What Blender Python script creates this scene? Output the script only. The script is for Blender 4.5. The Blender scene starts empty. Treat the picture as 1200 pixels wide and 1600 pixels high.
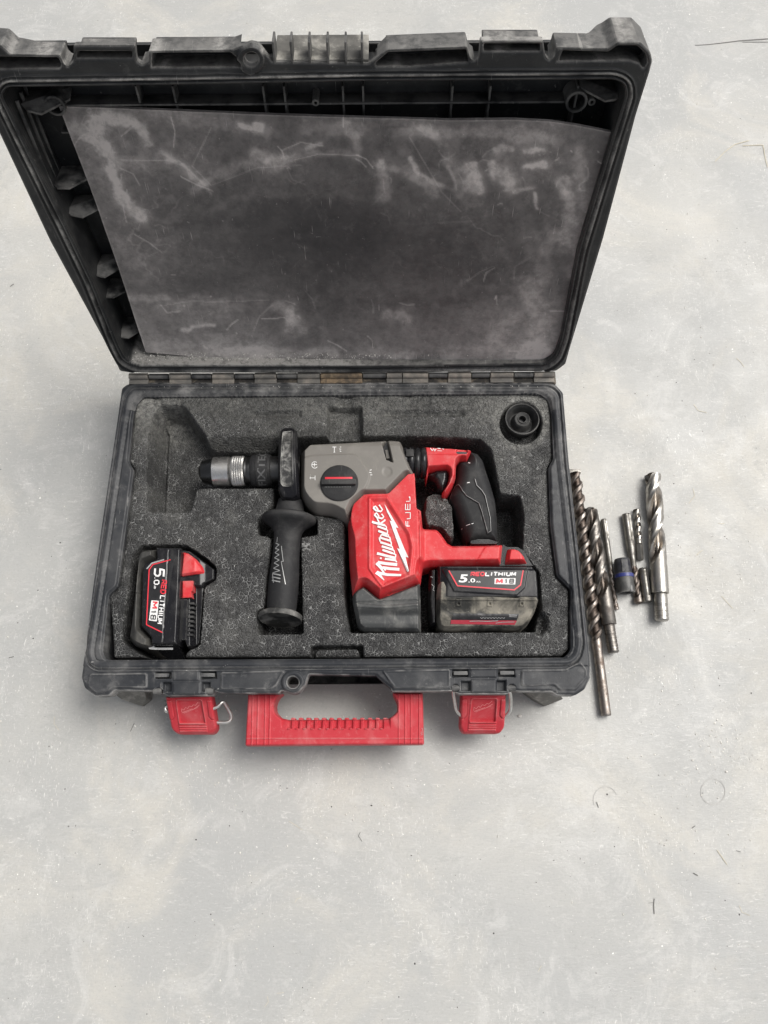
import bpy, math, random
import numpy as np
from mathutils import Vector, Matrix
random.seed(7); RNG = np.random.default_rng(7)
S = bpy.context.scene
COL = S.collection

# ------------------------------------------------------------------ camera
TH = math.radians(18.0); ROLL = math.radians(-0.4); FOC = 1200.0
CP = np.array([0.047, -0.40, 0.838])
RX = np.array([[1,0,0],[0,math.cos(TH),-math.sin(TH)],[0,math.sin(TH),math.cos(TH)]])
RZ = np.array([[math.cos(ROLL),-math.sin(ROLL),0],[math.sin(ROLL),math.cos(ROLL),0],[0,0,1]])
RC = RX @ RZ
cd = bpy.data.cameras.new('camera'); cam = bpy.data.objects.new('camera', cd); COL.objects.link(cam)
cd.sensor_width = 36; cd.sensor_height = 36; cd.sensor_fit = 'AUTO'; cd.lens = FOC/1600*36
cd.clip_start = .01; cd.clip_end = 100
cam.matrix_world = Matrix([[*RC[0], CP[0]],[*RC[1], CP[1]],[*RC[2], CP[2]],[0,0,0,1]])
S.camera = cam
# ------------------------------------------------------------------ light
SUN_EL, SUN_AZ = math.radians(58), math.radians(62)      # azimuth clockwise from +Y
wd = bpy.data.worlds.new("World"); S.world = wd; wd.use_nodes = True
wn = wd.node_tree.nodes; wl = wd.node_tree.links
sky = wn.new('ShaderNodeTexSky'); sky.sky_type = 'NISHITA'; sky.sun_disc = False
sky.sun_elevation = SUN_EL; sky.sun_rotation = SUN_AZ; sky.dust_density = 4; sky.air_density = .6; sky.ozone_density = 0.6
bgd = wn['Background']; hs = wn.new('ShaderNodeHueSaturation'); hs.inputs['Saturation'].default_value = .22; wl.new(sky.outputs[0], hs.inputs['Color']); wl.new(hs.outputs[0], bgd.inputs[0]); bgd.inputs[1].default_value = 0.125
sd = bpy.data.lights.new('sun', 'SUN'); sun = bpy.data.objects.new('sun', sd); COL.objects.link(sun)
sd.energy = 1.7; sd.angle = math.radians(32); sd.color = (1.0, .97, .92)
dirv = Vector((math.sin(SUN_AZ)*math.cos(SUN_EL), math.cos(SUN_AZ)*math.cos(SUN_EL), math.sin(SUN_EL)))
sun.rotation_euler = dirv.to_track_quat('Z', 'Y').to_euler(); sun.location = (1, 1, 2)
S.view_settings.view_transform = 'Standard'; S.view_settings.look = 'None'
S.view_settings.exposure = 0.38; S.view_settings.gamma = 1

# ------------------------------------------------------------------ traced points -> points on real planes
def W(p, q, z):
    """photo point (p,q) -> world x,y on the horizontal plane at height z"""
    p = np.asarray(p, float); q = np.asarray(q, float)
    a = (p-600)/FOC; b = -(q-800)/FOC
    dx = RC[0,0]*a+RC[0,1]*b-RC[0,2]; dy = RC[1,0]*a+RC[1,1]*b-RC[1,2]; dz = RC[2,0]*a+RC[2,1]*b-RC[2,2]
    t = (z-CP[2])/dz
    return CP[0]+dx*t, CP[1]+dy*t
ZR = .085                                   # rim of the base
PHI = math.radians(14.7)                    # lid leans back past upright
LV = np.array([0, math.sin(PHI), math.cos(PHI)]); LN = np.array([0, -math.cos(PHI), math.sin(PHI)]); LO = np.array([0, 0, ZR])
def L(p, q, w=0.):
    p = np.asarray(p, float); q = np.asarray(q, float)
    a = (p-600)/FOC; b = -(q-800)/FOC
    d = np.stack([RC[i,0]*a+RC[i,1]*b-RC[i,2] for i in range(3)])
    w = np.asarray(w, float)
    num = np.dot(LO-CP, LN)+w; den = d[1]*LN[1]+d[2]*LN[2]
    t = num/den
    P = CP[:,None]+d.reshape(3,-1)*np.broadcast_to(t, a.shape).reshape(-1)
    wv = np.broadcast_to(w, a.shape).reshape(-1)
    u = P[0]; v = (P[1]-LO[1]-LN[1]*wv)*LV[1]+(P[2]-LO[2]-LN[2]*wv)*LV[2]
    return u.reshape(a.shape), v.reshape(a.shape)
def LW(u, v, w):
    u = np.asarray(u, float); v = np.asarray(v, float)+0*u; w = np.asarray(w, float)+0*u
    return np.stack([u, LO[1]+LV[1]*v+LN[1]*w, LO[2]+LV[2]*v+LN[2]*w], -1)
def flat_map(zref):
    def f(P, Q, H):
        x, y = W(P, Q, zref); return np.stack([x, y, H], -1)
    return f
def lid_map(wref):
    def f(P, Q, H):
        w = wref(P, Q) if callable(wref) else wref
        u, v = L(P, Q, w); return LW(u, v, H)
    return f

# ------------------------------------------------------------------ objects
def tag(o, label=None, cat=None, group=None, kind=None):
    if label: o['label'] = label
    if cat: o['category'] = cat
    if group: o['group'] = group
    if kind: o['kind'] = kind
    return o
def empty(name, loc, label, cat, group=None):
    o = bpy.data.objects.new(name, None); COL.objects.link(o); o.location = loc; o.empty_display_size = .03
    return tag(o, label, cat, group)
def link(name, me, mat, parent=None):
    o = bpy.data.objects.new(name, me); COL.objects.link(o)
    me.materials.clear()
    for m in (mat if isinstance(mat, (list, tuple)) else [mat]): me.materials.append(m)
    if parent is not None:
        o.parent = parent
        w = Vector((0,0,0)); q = parent
        while q is not None: w += q.location; q = q.parent
        o.location = -w
    return o
def recenter(o):
    """put the origin of a thing that is one mesh at its own base"""
    me = o.data; n = len(me.vertices); a = np.empty(n*3); me.vertices.foreach_get('co', a); a = a.reshape(-1,3)
    c = np.array([(a[:,0].min()+a[:,0].max())/2, (a[:,1].min()+a[:,1].max())/2, a[:,2].min()])
    me.vertices.foreach_set('co', (a-c).ravel()); me.update(); o.location = c
    return o
def mesh_np(name, V, F, smooth=True, mi=None):
    me = bpy.data.meshes.new(name)
    V = np.asarray(V, np.float32)
    if isinstance(F, np.ndarray) and F.ndim == 2:
        k = F.shape[1]; n = len(F)
        me.vertices.add(len(V)); me.vertices.foreach_set('co', V.ravel())
        me.loops.add(n*k); me.loops.foreach_set('vertex_index', F.ravel().astype(np.int32))
        me.polygons.add(n); me.polygons.foreach_set('loop_start', np.arange(0, n*k, k, dtype=np.int32))
        me.update(calc_edges=True)
    else:
        me.from_pydata([tuple(map(float, v)) for v in V], [], [tuple(int(i) for i in f) for f in F])
    if smooth: me.polygons.foreach_set('use_smooth', np.ones(len(me.polygons), bool))
    if mi is not None: me.polygons.foreach_set('material_index', np.asarray(mi, np.int32))
    me.update()
    return me

def fillet(poly, r, n=5):
    out = []; P = [np.array(p, float) for p in poly]; N = len(P)
    rr = r if isinstance(r, (list, tuple)) else [r]*N
    for i in range(N):
        a, b, c = P[i-1], P[i], P[(i+1) % N]; u = a-b; v = c-b; lu = np.linalg.norm(u); lv = np.linalg.norm(v)
        t = min(rr[i], lu*.45, lv*.45)
        if t < .05: out.append(b); continue
        s = b+u/lu*t; e = b+v/lv*t
        for k in range(n+1):
            f = k/n; out.append((1-f)**2*s+2*f*(1-f)*b+f*f*e)
    return [tuple(p) for p in out]
def sd_poly(poly):
    A = np.array(poly, float); B = np.roll(A, -1, 0)
    def f(X, Y):
        d = np.full(X.shape, 1e18); ins = np.zeros(X.shape, bool)
        for (ax, ay), (bx, by) in zip(A, B):
            ex, ey = bx-ax, by-ay; l2 = ex*ex+ey*ey+1e-12
            t = np.clip(((X-ax)*ex+(Y-ay)*ey)/l2, 0, 1)
            dd = (X-ax-ex*t)**2+(Y-ay-ey*t)**2; np.minimum(d, dd, out=d)
            c = ((ay > Y) != (by > Y))
            if abs(by-ay) > 1e-9:
                c &= X < (bx-ax)*(Y-ay)/(by-ay)+ax
                ins ^= c
        d = np.sqrt(d); return np.where(ins, d, -d)
    f.bb = (A[:,0].min(), A[:,1].min(), A[:,0].max(), A[:,1].max())
    return f
def sd_line(pts):
    A = np.array(pts, float)
    def f(X, Y):
        d = np.full(X.shape, 1e18)
        for (ax, ay), (bx, by) in zip(A[:-1], A[1:]):
            ex, ey = bx-ax, by-ay; l2 = ex*ex+ey*ey+1e-12
            t = np.clip(((X-ax)*ex+(Y-ay)*ey)/l2, 0, 1)
            np.minimum(d, (X-ax-ex*t)**2+(Y-ay-ey*t)**2, out=d)
        return np.sqrt(d)
    return f
def ss(a, b, x):
    t = np.clip((x-a)/(b-a), 0, 1); return t*t*(3-2*t)
def rp(d, R):
    t = 1-np.clip(d/R, 0, 1); return np.sqrt(np.maximum(0, 1-t*t))
def vnoise(X, Y, s, seed=0, octv=3):
    out = np.zeros(X.shape); amp = 1; tot = 0
    for o in range(octv):
        g = np.random.default_rng(seed*17+o).random((64, 64)); x = X/s; y = Y/s
        xi = np.floor(x).astype(int); yi = np.floor(y).astype(int); fx = x-xi; fy = y-yi
        fx = fx*fx*(3-2*fx); fy = fy*fy*(3-2*fy)
        G = lambda i, j: g[i % 64, j % 64]
        out += amp*((G(xi,yi)*(1-fx)+G(xi+1,yi)*fx)*(1-fy)+(G(xi,yi+1)*(1-fx)+G(xi+1,yi+1)*fx)*fy)
        tot += amp; amp *= .5; s = s/2
    return out/tot-.5

def relief(name, poly, hf, mat, parent=None, res=1.0, zref=.09, base=.06, mapf=None, holes=(), dust=None, bb=None):
    """solid with a traced outline on a real plane, a carved top hf(P,Q,d) and side walls down to base"""
    sd = poly if callable(poly) else sd_poly(poly)
    def sdf(X, Y):
        d = sd(X, Y)
        for h in holes: d = np.minimum(d, -h(X, Y))
        return d
    bb = bb or sd.bb; mapf = mapf or flat_map(zref)
    xs = np.arange(bb[0]-res, bb[2]+2*res, res); ys = np.arange(bb[1]-res, bb[3]+2*res, res)
    X, Y = np.meshgrid(xs, ys, indexing='ij'); d = sdf(X, Y)
    I = d > 0
    keep = I[:-1,:-1] | I[1:,:-1] | I[1:,1:] | I[:-1,1:]
    idx = np.arange(X.size).reshape(X.shape)
    F = np.stack([idx[:-1,:-1][keep], idx[:-1,1:][keep], idx[1:,1:][keep], idx[1:,:-1][keep]], 1)
    used = np.unique(F); re = np.full(X.size, -1); re[used] = np.arange(len(used)); F = re[F]
    x = X.ravel()[used]; y = Y.ravel()[used]; dd = d.ravel()[used]
    o = dd < 0
    for _ in range(2):
        e = .05; xo, yo = x[o], y[o]; d0 = sdf(xo, yo)
        gx = (sdf(xo+e, yo)-d0)/e; gy = (sdf(xo, yo+e)-d0)/e; g = np.hypot(gx, gy)+1e-9
        st = np.clip(-d0, -1.5*res, 1.5*res); x[o] = xo+gx/g*st; y[o] = yo+gy/g*st
    dd = np.maximum(sdf(x, y), 0)
    H = hf(x, y, dd)+0*x
    V = mapf(x, y, H)
    # winding: in the photo q runs down, so (i,j) order gives +z here
    E = np.concatenate([F[:,[0,1]], F[:,[1,2]], F[:,[2,3]], F[:,[3,0]]])
    n = len(x); key = E.min(1)*n+E.max(1); u, inv, cnt = np.unique(key, return_inverse=True, return_counts=True)
    bd = E[cnt[inv] == 1]
    bv = np.unique(bd); m = {int(v): i for i, v in enumerate(bv)}
    mi = np.array([m[int(v)] for v in bd.ravel()]).reshape(-1, 2)
    bz = base(x[bv], y[bv]) if callable(base) else np.full(len(bv), base)
    hb = H[bv]; K = len(bv)
    T1 = V[bv]; T2 = mapf(x[bv], y[bv], np.minimum(bz, hb-1e-4))
    V2 = np.concatenate([V, T1, T2])
    SF = np.stack([n+mi[:,1], n+mi[:,0], n+K+mi[:,0], n+K+mi[:,1]], 1)
    FF = np.concatenate([F, SF])
    # orientation check against first face normal
    a, b, c = V[F[0,0]], V[F[0,1]], V[F[0,2]]
    nr = np.cross(b-a, c-a); up = mapf(x[F[0,:1]], y[F[0,:1]], H[F[0,:1]]+.01)[0]-V[F[0,0]]
    if np.dot(nr, up) < 0: FF = FF[:, ::-1]
    me = mesh_np(name, V2, FF)
    if dust is not None:
        at = me.attributes.new('dust', 'FLOAT', 'POINT'); dv = dust(x, y, dd)+0*x
        at.data.foreach_set('value', np.concatenate([dv, dv[bv], dv[bv]]).astype(np.float32))
    ob = link(name, me, mat, parent)
    ob_h = lambda p, q: hf(np.asarray(p, float), np.asarray(q, float), np.maximum(sdf(np.asarray(p, float), np.asarray(q, float)), 0))
    return ob, ob_h, mapf

def frame(ax):
    ax = Vector(ax).normalized(); t = Vector((0,0,1)) if abs(ax.z) < .9 else Vector((0,1,0))
    e1 = t.cross(ax).normalized(); e2 = ax.cross(e1).normalized()
    return np.array(e1), np.array(e2), np.array(ax)
def tube_surf(name, rings, mat, parent=None, cap=True, smooth=True):
    """rings: list of (n,3) arrays"""
    n = len(rings[0]); V = np.concatenate(rings); F = []
    for i in range(len(rings)-1):
        for k in range(n): F.append((i*n+k, i*n+(k+1) % n, (i+1)*n+(k+1) % n, (i+1)*n+k))
    if cap: F.append(tuple(range(n))[::-1]); F.append(tuple((len(rings)-1)*n+k for k in range(n)))
    me = mesh_np(name, V, F, smooth); sharpen(me, 38)
    return link(name, me, mat, parent)
def sharpen(me, deg):
    import bmesh
    b = bmesh.new(); b.from_mesh(me); c = math.radians(deg)
    for e in b.edges:
        if len(e.link_faces) == 2 and e.calc_face_angle(0) > c: e.smooth = False
    b.to_mesh(me); b.free()
def lathe(name, P0, P1, prof, mat, parent=None, seg=48, sq=1.0, rfun=None):
    """prof: (s,r) along P0->P1 in metres; sq squashes the vertical radius; rfun(s,theta) multiplies r"""
    P0 = np.array(P0, float); ax = np.array(P1, float)-P0; e1, e2, a = frame(ax)
    th = np.linspace(0, 2*np.pi, seg, endpoint=False); rings = []
    for s, r in prof:
        rr = r*(rfun(s, th) if rfun else 1)
        rings.append(P0+a*s+np.outer(np.cos(th)*rr, e1)+np.outer(np.sin(th)*rr*sq, e2))
    return tube_surf(name, rings, mat, parent)
def wire(name, pts, r, mat, parent=None, seg=10, closed=False):
    P = [np.array(p, float) for p in pts]
    # smooth the path
    for _ in range(2):
        Q = [P[0]]
        for a, b in zip(P[:-1], P[1:]): Q += [a*.75+b*.25, a*.25+b*.75]
        Q.append(P[-1]); P = Q
    rings = []; prev = None
    for i, p in enumerate(P):
        t = P[min(i+1, len(P)-1)]-P[max(i-1, 0)]; t /= np.linalg.norm(t)+1e-12
        if prev is None: e1, e2, _ = frame(t)
        else:
            e1 = prev-t*np.dot(prev, t); e1 /= np.linalg.norm(e1); e2 = np.cross(t, e1)
        prev = e1; th = np.linspace(0, 2*np.pi, seg, endpoint=False)
        rings.append(p+np.outer(np.cos(th)*r, e1)+np.outer(np.sin(th)*r, e2))
    return tube_surf(name, rings, mat, parent)
def boxes(name, lst, mat, parent=None, xf=None, bev=0):
    """lst of 8-corner boxes given as (x0,x1,y0,y1,z0,z1) run through xf"""
    import bmesh
    V = []; F = []
    for (x0,x1,y0,y1,z0,z1) in lst:
        b = len(V)
        V += [(x0,y0,z0),(x1,y0,z0),(x1,y1,z0),(x0,y1,z0),(x0,y0,z1),(x1,y0,z1),(x1,y1,z1),(x0,y1,z1)]
        F += [tuple(b+i for i in f) for f in ((0,3,2,1),(4,5,6,7),(0,1,5,4),(1,2,6,5),(2,3,7,6),(3,0,4,7))]
    V = np.array(V)
    if xf: V = xf(V[:,0], V[:,1], V[:,2])
    me = mesh_np(name, V, F, False)
    if bev:
        b = bmesh.new(); b.from_mesh(me); bmesh.ops.recalc_face_normals(b, faces=b.faces)
        bmesh.ops.bevel(b, geom=b.edges[:], offset=bev, segments=2, affect='EDGES', profile=.6)
        for f in b.faces: f.smooth = True
        b.to_mesh(me); b.free(); sharpen(me, 50)
    return link(name, me, mat, parent)

# ---- flat print that follows a surface
def ribbons(strokes, H, mapf, lift=.0003, sub=2.0):
    """strokes: (pts,width) or closed polygons ('poly',pts)"""
    V = []; F = []
    import mathutils
    LF = []
    for si, s in enumerate(strokes):
        n0 = len(V)
        if s[0] == 'poly':
            pts = [Vector((x, y, 0)) for x, y in s[1]]
            tri = mathutils.geometry.tessellate_polygon([pts]); b = len(V)
            V += [(p.x, p.y) for p in pts]
            F += [tuple(b+i for i in t) for t in tri]; LF += [si*.00002]*(len(V)-n0); continue
        pts, w = s; w0, w1 = w if isinstance(w, tuple) else (w, w)
        P = [np.array(p, float) for p in pts]; Q = []
        for a, b in zip(P[:-1], P[1:]):
            m = max(1, int(np.linalg.norm(b-a)/sub))
            for k in range(m): Q.append(a+(b-a)*k/m)
        Q.append(P[-1]); b0 = len(V); n = len(Q)
        for i, p in enumerate(Q):
            t = Q[min(i+1, n-1)]-Q[max(i-1, 0)]; t /= np.linalg.norm(t)+1e-9; nn = np.array([-t[1], t[0]])
            ww = (w0+(w1-w0)*i/max(1, n-1))/2
            V += [tuple(p+nn*ww), tuple(p-nn*ww)]
        for i in range(n-1): F.append((b0+2*i, b0+2*i+1, b0+2*i+3, b0+2*i+2))
        LF += [si*.00002]*(len(V)-n0)
    V = np.array(V); h = H(V[:,0], V[:,1])+lift if callable(H) else np.full(len(V), H+lift)
    h = h+np.array(LF)
    return mapf(V[:,0], V[:,1], h), F
def print_mesh(name, parts, mat, parent):
    """parts: list of (V,F)"""
    VV = []; FF = []; b = 0
    for V, F in parts:
        VV.append(V); FF += [tuple(b+i for i in f) for f in F]; b += len(V)
    VV = np.concatenate(VV)
    me = mesh_np(name, VV, FF, False)
    import bmesh
    bm = bmesh.new(); bm.from_mesh(me); bmesh.ops.triangulate(bm, faces=bm.faces)
    for f in bm.faces:
        f.normal_update()
        if f.normal.z < 0: f.normal_flip()
    bm.to_mesh(me); bm.free()
    return link(name, me, mat, parent)
def text_vf(txt, box, H, mapf, bold=.02, shear=0., lift=.0004, rot=None):
    """letters fitted in the photo-plane box ((x0,y0) start of baseline, ex vector over whole width, ey vector for cap height up)"""
    cu = bpy.data.curves.new('lettering', 'FONT'); cu.body = txt; cu.offset = bold; cu.shear = shear; cu.resolution_u = 3
    o = bpy.data.objects.new('lettering', cu); COL.objects.link(o)
    dg = bpy.context.evaluated_depsgraph_get(); me = bpy.data.meshes.new_from_object(o.evaluated_get(dg))
    a = np.empty(len(me.vertices)*3); me.vertices.foreach_get('co', a); a = a.reshape(-1,3)
    F = [tuple(p.vertices) for p in me.polygons]
    bpy.data.objects.remove(o); bpy.data.curves.remove(cu); bpy.data.meshes.remove(me)
    s = (a[:,0]-a[:,0].min())/(a[:,0].max()-a[:,0].min()); t = (a[:,1]-a[:,1].min())/(a[:,1].max()-a[:,1].min())
    (x0, y0), (ux, uy), (vx, vy) = box
    P = x0+ux*s+vx*t; Q = y0+uy*s+vy*t
    h = H(P, Q)+lift if callable(H) else np.full(len(P), H+lift)
    return mapf(P, Q, h), F

GL = {  # block letters as strokes in a unit box, y up
 'R': [[(0,0),(0,1),(.8,1),(1,.85),(1,.6),(.8,.45),(0,.45)],[(.5,.45),(1,0)]], 'E': [[(1,1),(0,1),(0,0),(1,0)],[(0,.5),(.85,.5)]], 'D': [[(0,0),(0,1),(.7,1),(1,.75),(1,.25),(.7,0),(0,0)]],
 'L': [[(0,1),(0,0),(1,0)]], 'I': [[(.5,0),(.5,1)]], 'T': [[(0,1),(1,1)],[(.5,1),(.5,0)]], 'H': [[(0,0),(0,1)],[(1,0),(1,1)],[(0,.5),(1,.5)]], 'U': [[(0,1),(0,.2),(.2,0),(.8,0),(1,.2),(1,1)]],
 'M': [[(0,0),(0,1)],[(0,1),(.5,.25),(1,1)],[(1,1),(1,0)]], '5': [[(1,1),(.08,1),(.02,.55),(.75,.6),(1,.4),(1,.2),(.75,0),(0,0)]], '.': [[(.3,0),(.3,.12)]], '0': [[(.2,0),(0,.25),(0,.75),(.2,1),(.8,1),(1,.75),(1,.25),(.8,0),(.2,0)]],
 'A': [[(0,0),(.5,1),(1,0)],[(.22,.35),(.78,.35)]], 'h': [[(0,0),(0,1)],[(0,.6),(.8,.6),(.9,.45),(.9,0)]], '1': [[(.2,.75),(.55,1),(.55,0)]],
 '8': [[(.2,.53),(0,.7),(.1,1),(.9,1),(1,.7),(.8,.53),(.2,.53)],[(.2,.53),(0,.3),(.1,0),(.9,0),(1,.3),(.8,.53)]]}
GW = {'I': .35, '.': .35, '1': .75}
def block_text(txt, box, H, mapf, w, slant=0., gap=.34, lift=.0008):
    (x0, y0), (ux, uy), (vx, vy) = box
    tot = sum(GW.get(c, 1.) for c in txt)+gap*(len(txt)-1); cur = 0.; st = []
    for c in txt:
        g = GW.get(c, 1.)
        for line in GL[c]:
            P = []
            for x, y in line:
                a = (cur+x*g)/tot; b = .10+.80*y
                P.append((x0+ux*a+vx*b+ux/np.hypot(ux, uy)*slant*np.hypot(vx, vy)*(b-.5), y0+uy*a+vy*b+uy/np.hypot(ux, uy)*slant*np.hypot(vx, vy)*(b-.5)))
            st.append((P, w))
        cur += g+gap
    return ribbons(st, H, mapf, lift)
# ------------------------------------------------------------------ materials
def nmat(name):
    m = bpy.data.materials.new(name); m.use_nodes = True; nt = m.node_tree; b = nt.nodes['Principled BSDF']
    return m, nt, b
def nd(nt, t, **k):
    n = nt.nodes.new(t)
    for a, v in k.items():
        if a in n.inputs: n.inputs[a].default_value = v
        else: setattr(n, a, v)
    return n
def ramp(nt, src, a, b, va=0., vb=1.):
    r = nt.nodes.new('ShaderNodeMapRange'); r.interpolation_type = 'SMOOTHSTEP'
    r.inputs[1].default_value = a; r.inputs[2].default_value = b; r.inputs[3].default_value = va; r.inputs[4].default_value = vb
    nt.links.new(src, r.inputs[0]); return r.outputs[0]
def mth(nt, op, a, b=None):
    n = nt.nodes.new('ShaderNodeMath'); n.operation = op
    for i, v in enumerate((a, b)):
        if v is None: continue
        if isinstance(v, (int, float)): n.inputs[i].default_value = v
        else: nt.links.new(v, n.inputs[i])
    n.use_clamp = op in ('ADD',) ; return n.outputs[0]
def mix(nt, f, a, b):
    n = nt.nodes.new('ShaderNodeMix'); n.data_type = 'RGBA'
    for sock, v in ((n.inputs[0], f), (n.inputs[6], a), (n.inputs[7], b)):
        if isinstance(v, (int, float)): sock.default_value = v
        elif isinstance(v, tuple): sock.default_value = (*v, 1) if len(v) == 3 else v
        else: nt.links.new(v, sock)
    return n.outputs[2]
def coords(nt, scale=(1,1,1), rot=(0,0,0)):
    t = nt.nodes.new('ShaderNodeTexCoord'); m = nt.nodes.new('ShaderNodeMapping')
    m.inputs['Scale'].default_value = scale; m.inputs['Rotation'].default_value = rot
    nt.links.new(t.outputs['Object'], m.inputs[0]); return m.outputs[0]
def noise(nt, co, sc, det=4, rough=.6, dist=0):
    n = nd(nt, 'ShaderNodeTexNoise', Scale=sc, Detail=det, Roughness=rough, Distortion=dist); nt.links.new(co, n.inputs['Vector']); return n.outputs[0]
def bump(nt, b, h, st, dist, prev=None):
    n = nd(nt, 'ShaderNodeBump', Strength=st, Distance=dist); nt.links.new(h, n.inputs['Height'])
    if prev: nt.links.new(prev, n.inputs['Normal'])
    nt.links.new(n.outputs[0], b.inputs['Normal']); return n.outputs[0]
def dusty(name, col, dcol=(.32,.31,.29), amt=.35, sc=25, rough=.5, edge=.3, speck=.5, bmp=.15, attr=False, metallic=0., scratch=.4, lo=.45, hi=.72, spec=.28, alo=.30, fine=.45):
    m, nt, b = nmat(name); co = coords(nt); b.inputs['Specular IOR Level'].default_value = spec
    n1 = noise(nt, co, sc, 6, .65, .4); f = mth(nt, 'MULTIPLY', ramp(nt, n1, lo, hi), amt)
    n4 = noise(nt, co, sc*5, 8, .8, .3); f = mth(nt, 'ADD', f, mth(nt, 'MULTIPLY', ramp(nt, n4, .54, .66), amt*fine))
    n2 = noise(nt, co, sc*14, 3, .7); sp = mth(nt, 'MULTIPLY', ramp(nt, n2, .68, .74), speck)
    f = mth(nt, 'ADD', f, sp)
    if scratch:
        for r in (.5, 2.2):
            c2 = coords(nt, (900, 40, 40), (0, 0, r)); n3 = noise(nt, c2, 1, 2, .5)
            s = mth(nt, 'MULTIPLY', ramp(nt, n3, .70, .76), ramp(nt, noise(nt, co, 30, 2), .5, .6)); f = mth(nt, 'ADD', f, mth(nt, 'MULTIPLY', s, scratch))
    if edge:
        g = nt.nodes.new('ShaderNodeNewGeometry')
        e = mth(nt, 'MULTIPLY', ramp(nt, g.outputs['Pointiness'], .522, .60), edge)
        e = mth(nt, 'MULTIPLY', e, ramp(nt, noise(nt, co, 60, 4), .3, .6)); f = mth(nt, 'ADD', f, e)
    if attr:
        at = nd(nt, 'ShaderNodeAttribute', attribute_name='dust')
        a = mth(nt, 'MULTIPLY', at.outputs['Fac'], ramp(nt, noise(nt, co, 110, 8, .8), .36, .60, alo, 1.15)); f = mth(nt, 'ADD', f, a)
    c = mix(nt, f, col, dcol); nt.links.new(c, b.inputs['Base Color'])
    r = ramp(nt, f, 0, .6, rough, min(1, rough+.35)); nt.links.new(r, b.inputs['Roughness']); b.inputs['Metallic'].default_value = metallic
    p = bump(nt, b, noise(nt, co, 900, 3), bmp, .0006)
    return m
def plain(name, col, rough=.5, metallic=0.):
    m, nt, b = nmat(name); co = coords(nt); n1 = noise(nt, co, 120, 4)
    c = mix(nt, ramp(nt, n1, .35, .75), col, tuple(min(1, x*.8+.02) for x in col)); nt.links.new(c, b.inputs['Base Color'])
    b.inputs['Roughness'].default_value = rough; b.inputs['Metallic'].default_value = metallic
    return m
def steel(name, col, rough, dirt, damt, sc=120, stretch=(1,1,1)):
    m, nt, b = nmat(name); co = coords(nt, stretch); n1 = noise(nt, co, sc, 6, .7); f = mth(nt, 'MULTIPLY', ramp(nt, n1, .42, .66), damt)
    nt.links.new(mix(nt, f, col, dirt), b.inputs['Base Color']); b.inputs['Metallic'].default_value = 1.
    nt.links.new(ramp(nt, f, 0, 1, 1., .75), b.inputs['Metallic'])
    nt.links.new(ramp(nt, n1, .3, .7, rough, min(1, rough+.25)), b.inputs['Roughness'])
    bump(nt, b, noise(nt, co, sc*5, 3), .25, .0004); return m

def flute_steel(name, col, rough, dirt, damt, dark, sc=120):  # flutes painted darker: duller metal, and standing in for dark reflections
    m = steel(name, col, rough, dirt, damt, sc); nt = m.node_tree; b = nt.nodes['Principled BSDF']
    src = b.inputs['Base Color'].links[0].from_socket; co = coords(nt)
    at = nd(nt, 'ShaderNodeAttribute', attribute_name='flute')
    f = mth(nt, 'MULTIPLY', at.outputs['Fac'], ramp(nt, noise(nt, co, 70, 4), .25, .7, .55, 1.))
    nt.links.new(mix(nt, f, src, dark), b.inputs['Base Color']); return m
def set_flute(o, vals):
    at = o.data.attributes.new('flute', 'FLOAT', 'POINT'); at.data.foreach_set('value', np.asarray(vals, np.float32))
def flute_of(rings, P0, fr, R):
    P = np.concatenate(rings)-P0; ax = fr[2]; s = P@ax; r = np.linalg.norm(P-np.outer(s, ax), axis=1); return np.clip((.96-r/R)/.22, 0, 1)
M = {}
M['black'] = dusty('worn black plastic', (.024,.025,.028), amt=.22, sc=18, rough=.42, edge=.35, attr=False)
M['case'] = dusty('dusty black case plastic', (.024,.026,.030), dcol=(.42,.41,.39), amt=.075, fine=1.3, sc=16, rough=.45, edge=.5, attr=True, speck=.6)
M['lidpl'] = dusty('black lid plastic', (.018,.019,.020), dcol=(.34,.33,.31), amt=.07, fine=1.2, sc=14, rough=.42, edge=.45, attr=True, speck=.35)
M['sheet'] = dusty('scuffed dark liner sheet', (.026,.026,.028), dcol=(.58,.54,.515), amt=.07, fine=1.0, alo=.75, sc=13, rough=.5, edge=0, attr=True, speck=.25, scratch=.5, lo=.42, hi=.8)
M['gloss'] = dusty('glossy black plastic', (.010,.010,.012), amt=.10, sc=40, rough=.22, edge=.3, speck=.35)
M['rubber'] = dusty('matte black rubber', (.020,.020,.021), amt=.10, sc=40, rough=.62, edge=.15, speck=.2)
M['cap'] = dusty('matte cap rubber', (.035,.035,.035), amt=.2, sc=60, rough=.6, edge=.2, speck=.2)
M['grey'] = dusty('grey tool paint', (.195,.183,.165), dcol=(.40,.375,.33), amt=.16, sc=45, rough=.42, edge=.35, speck=.15, bmp=.06)
M['red'] = dusty('red tool plastic', (.60,.036,.042), dcol=(.66,.40,.37), amt=.22, fine=.9, sc=50, rough=.36, edge=.35, speck=.55, bmp=.05)
M['redfade'] = dusty('faded red case plastic', (.46,.034,.046), dcol=(.56,.27,.26), amt=.26, fine=.9, sc=35, rough=.5, edge=.8, speck=.25, bmp=.1)
M['dirt'] = dusty('dusty dark battery shell', (.030,.030,.028), dcol=(.30,.275,.225), amt=.8, sc=34, rough=.42, edge=.6, speck=.3, lo=.38, hi=.66)
M['dirt2'] = dusty('smoky battery shell', (.050,.049,.046), dcol=(.20,.19,.165), amt=.5, sc=30, rough=.4, edge=.5, speck=.2)
M['foot'] = dusty('dark grey housing foot', (.060,.062,.062), dcol=(.36,.35,.32), amt=.35, sc=45, rough=.45, edge=.9, speck=.4)
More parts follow.
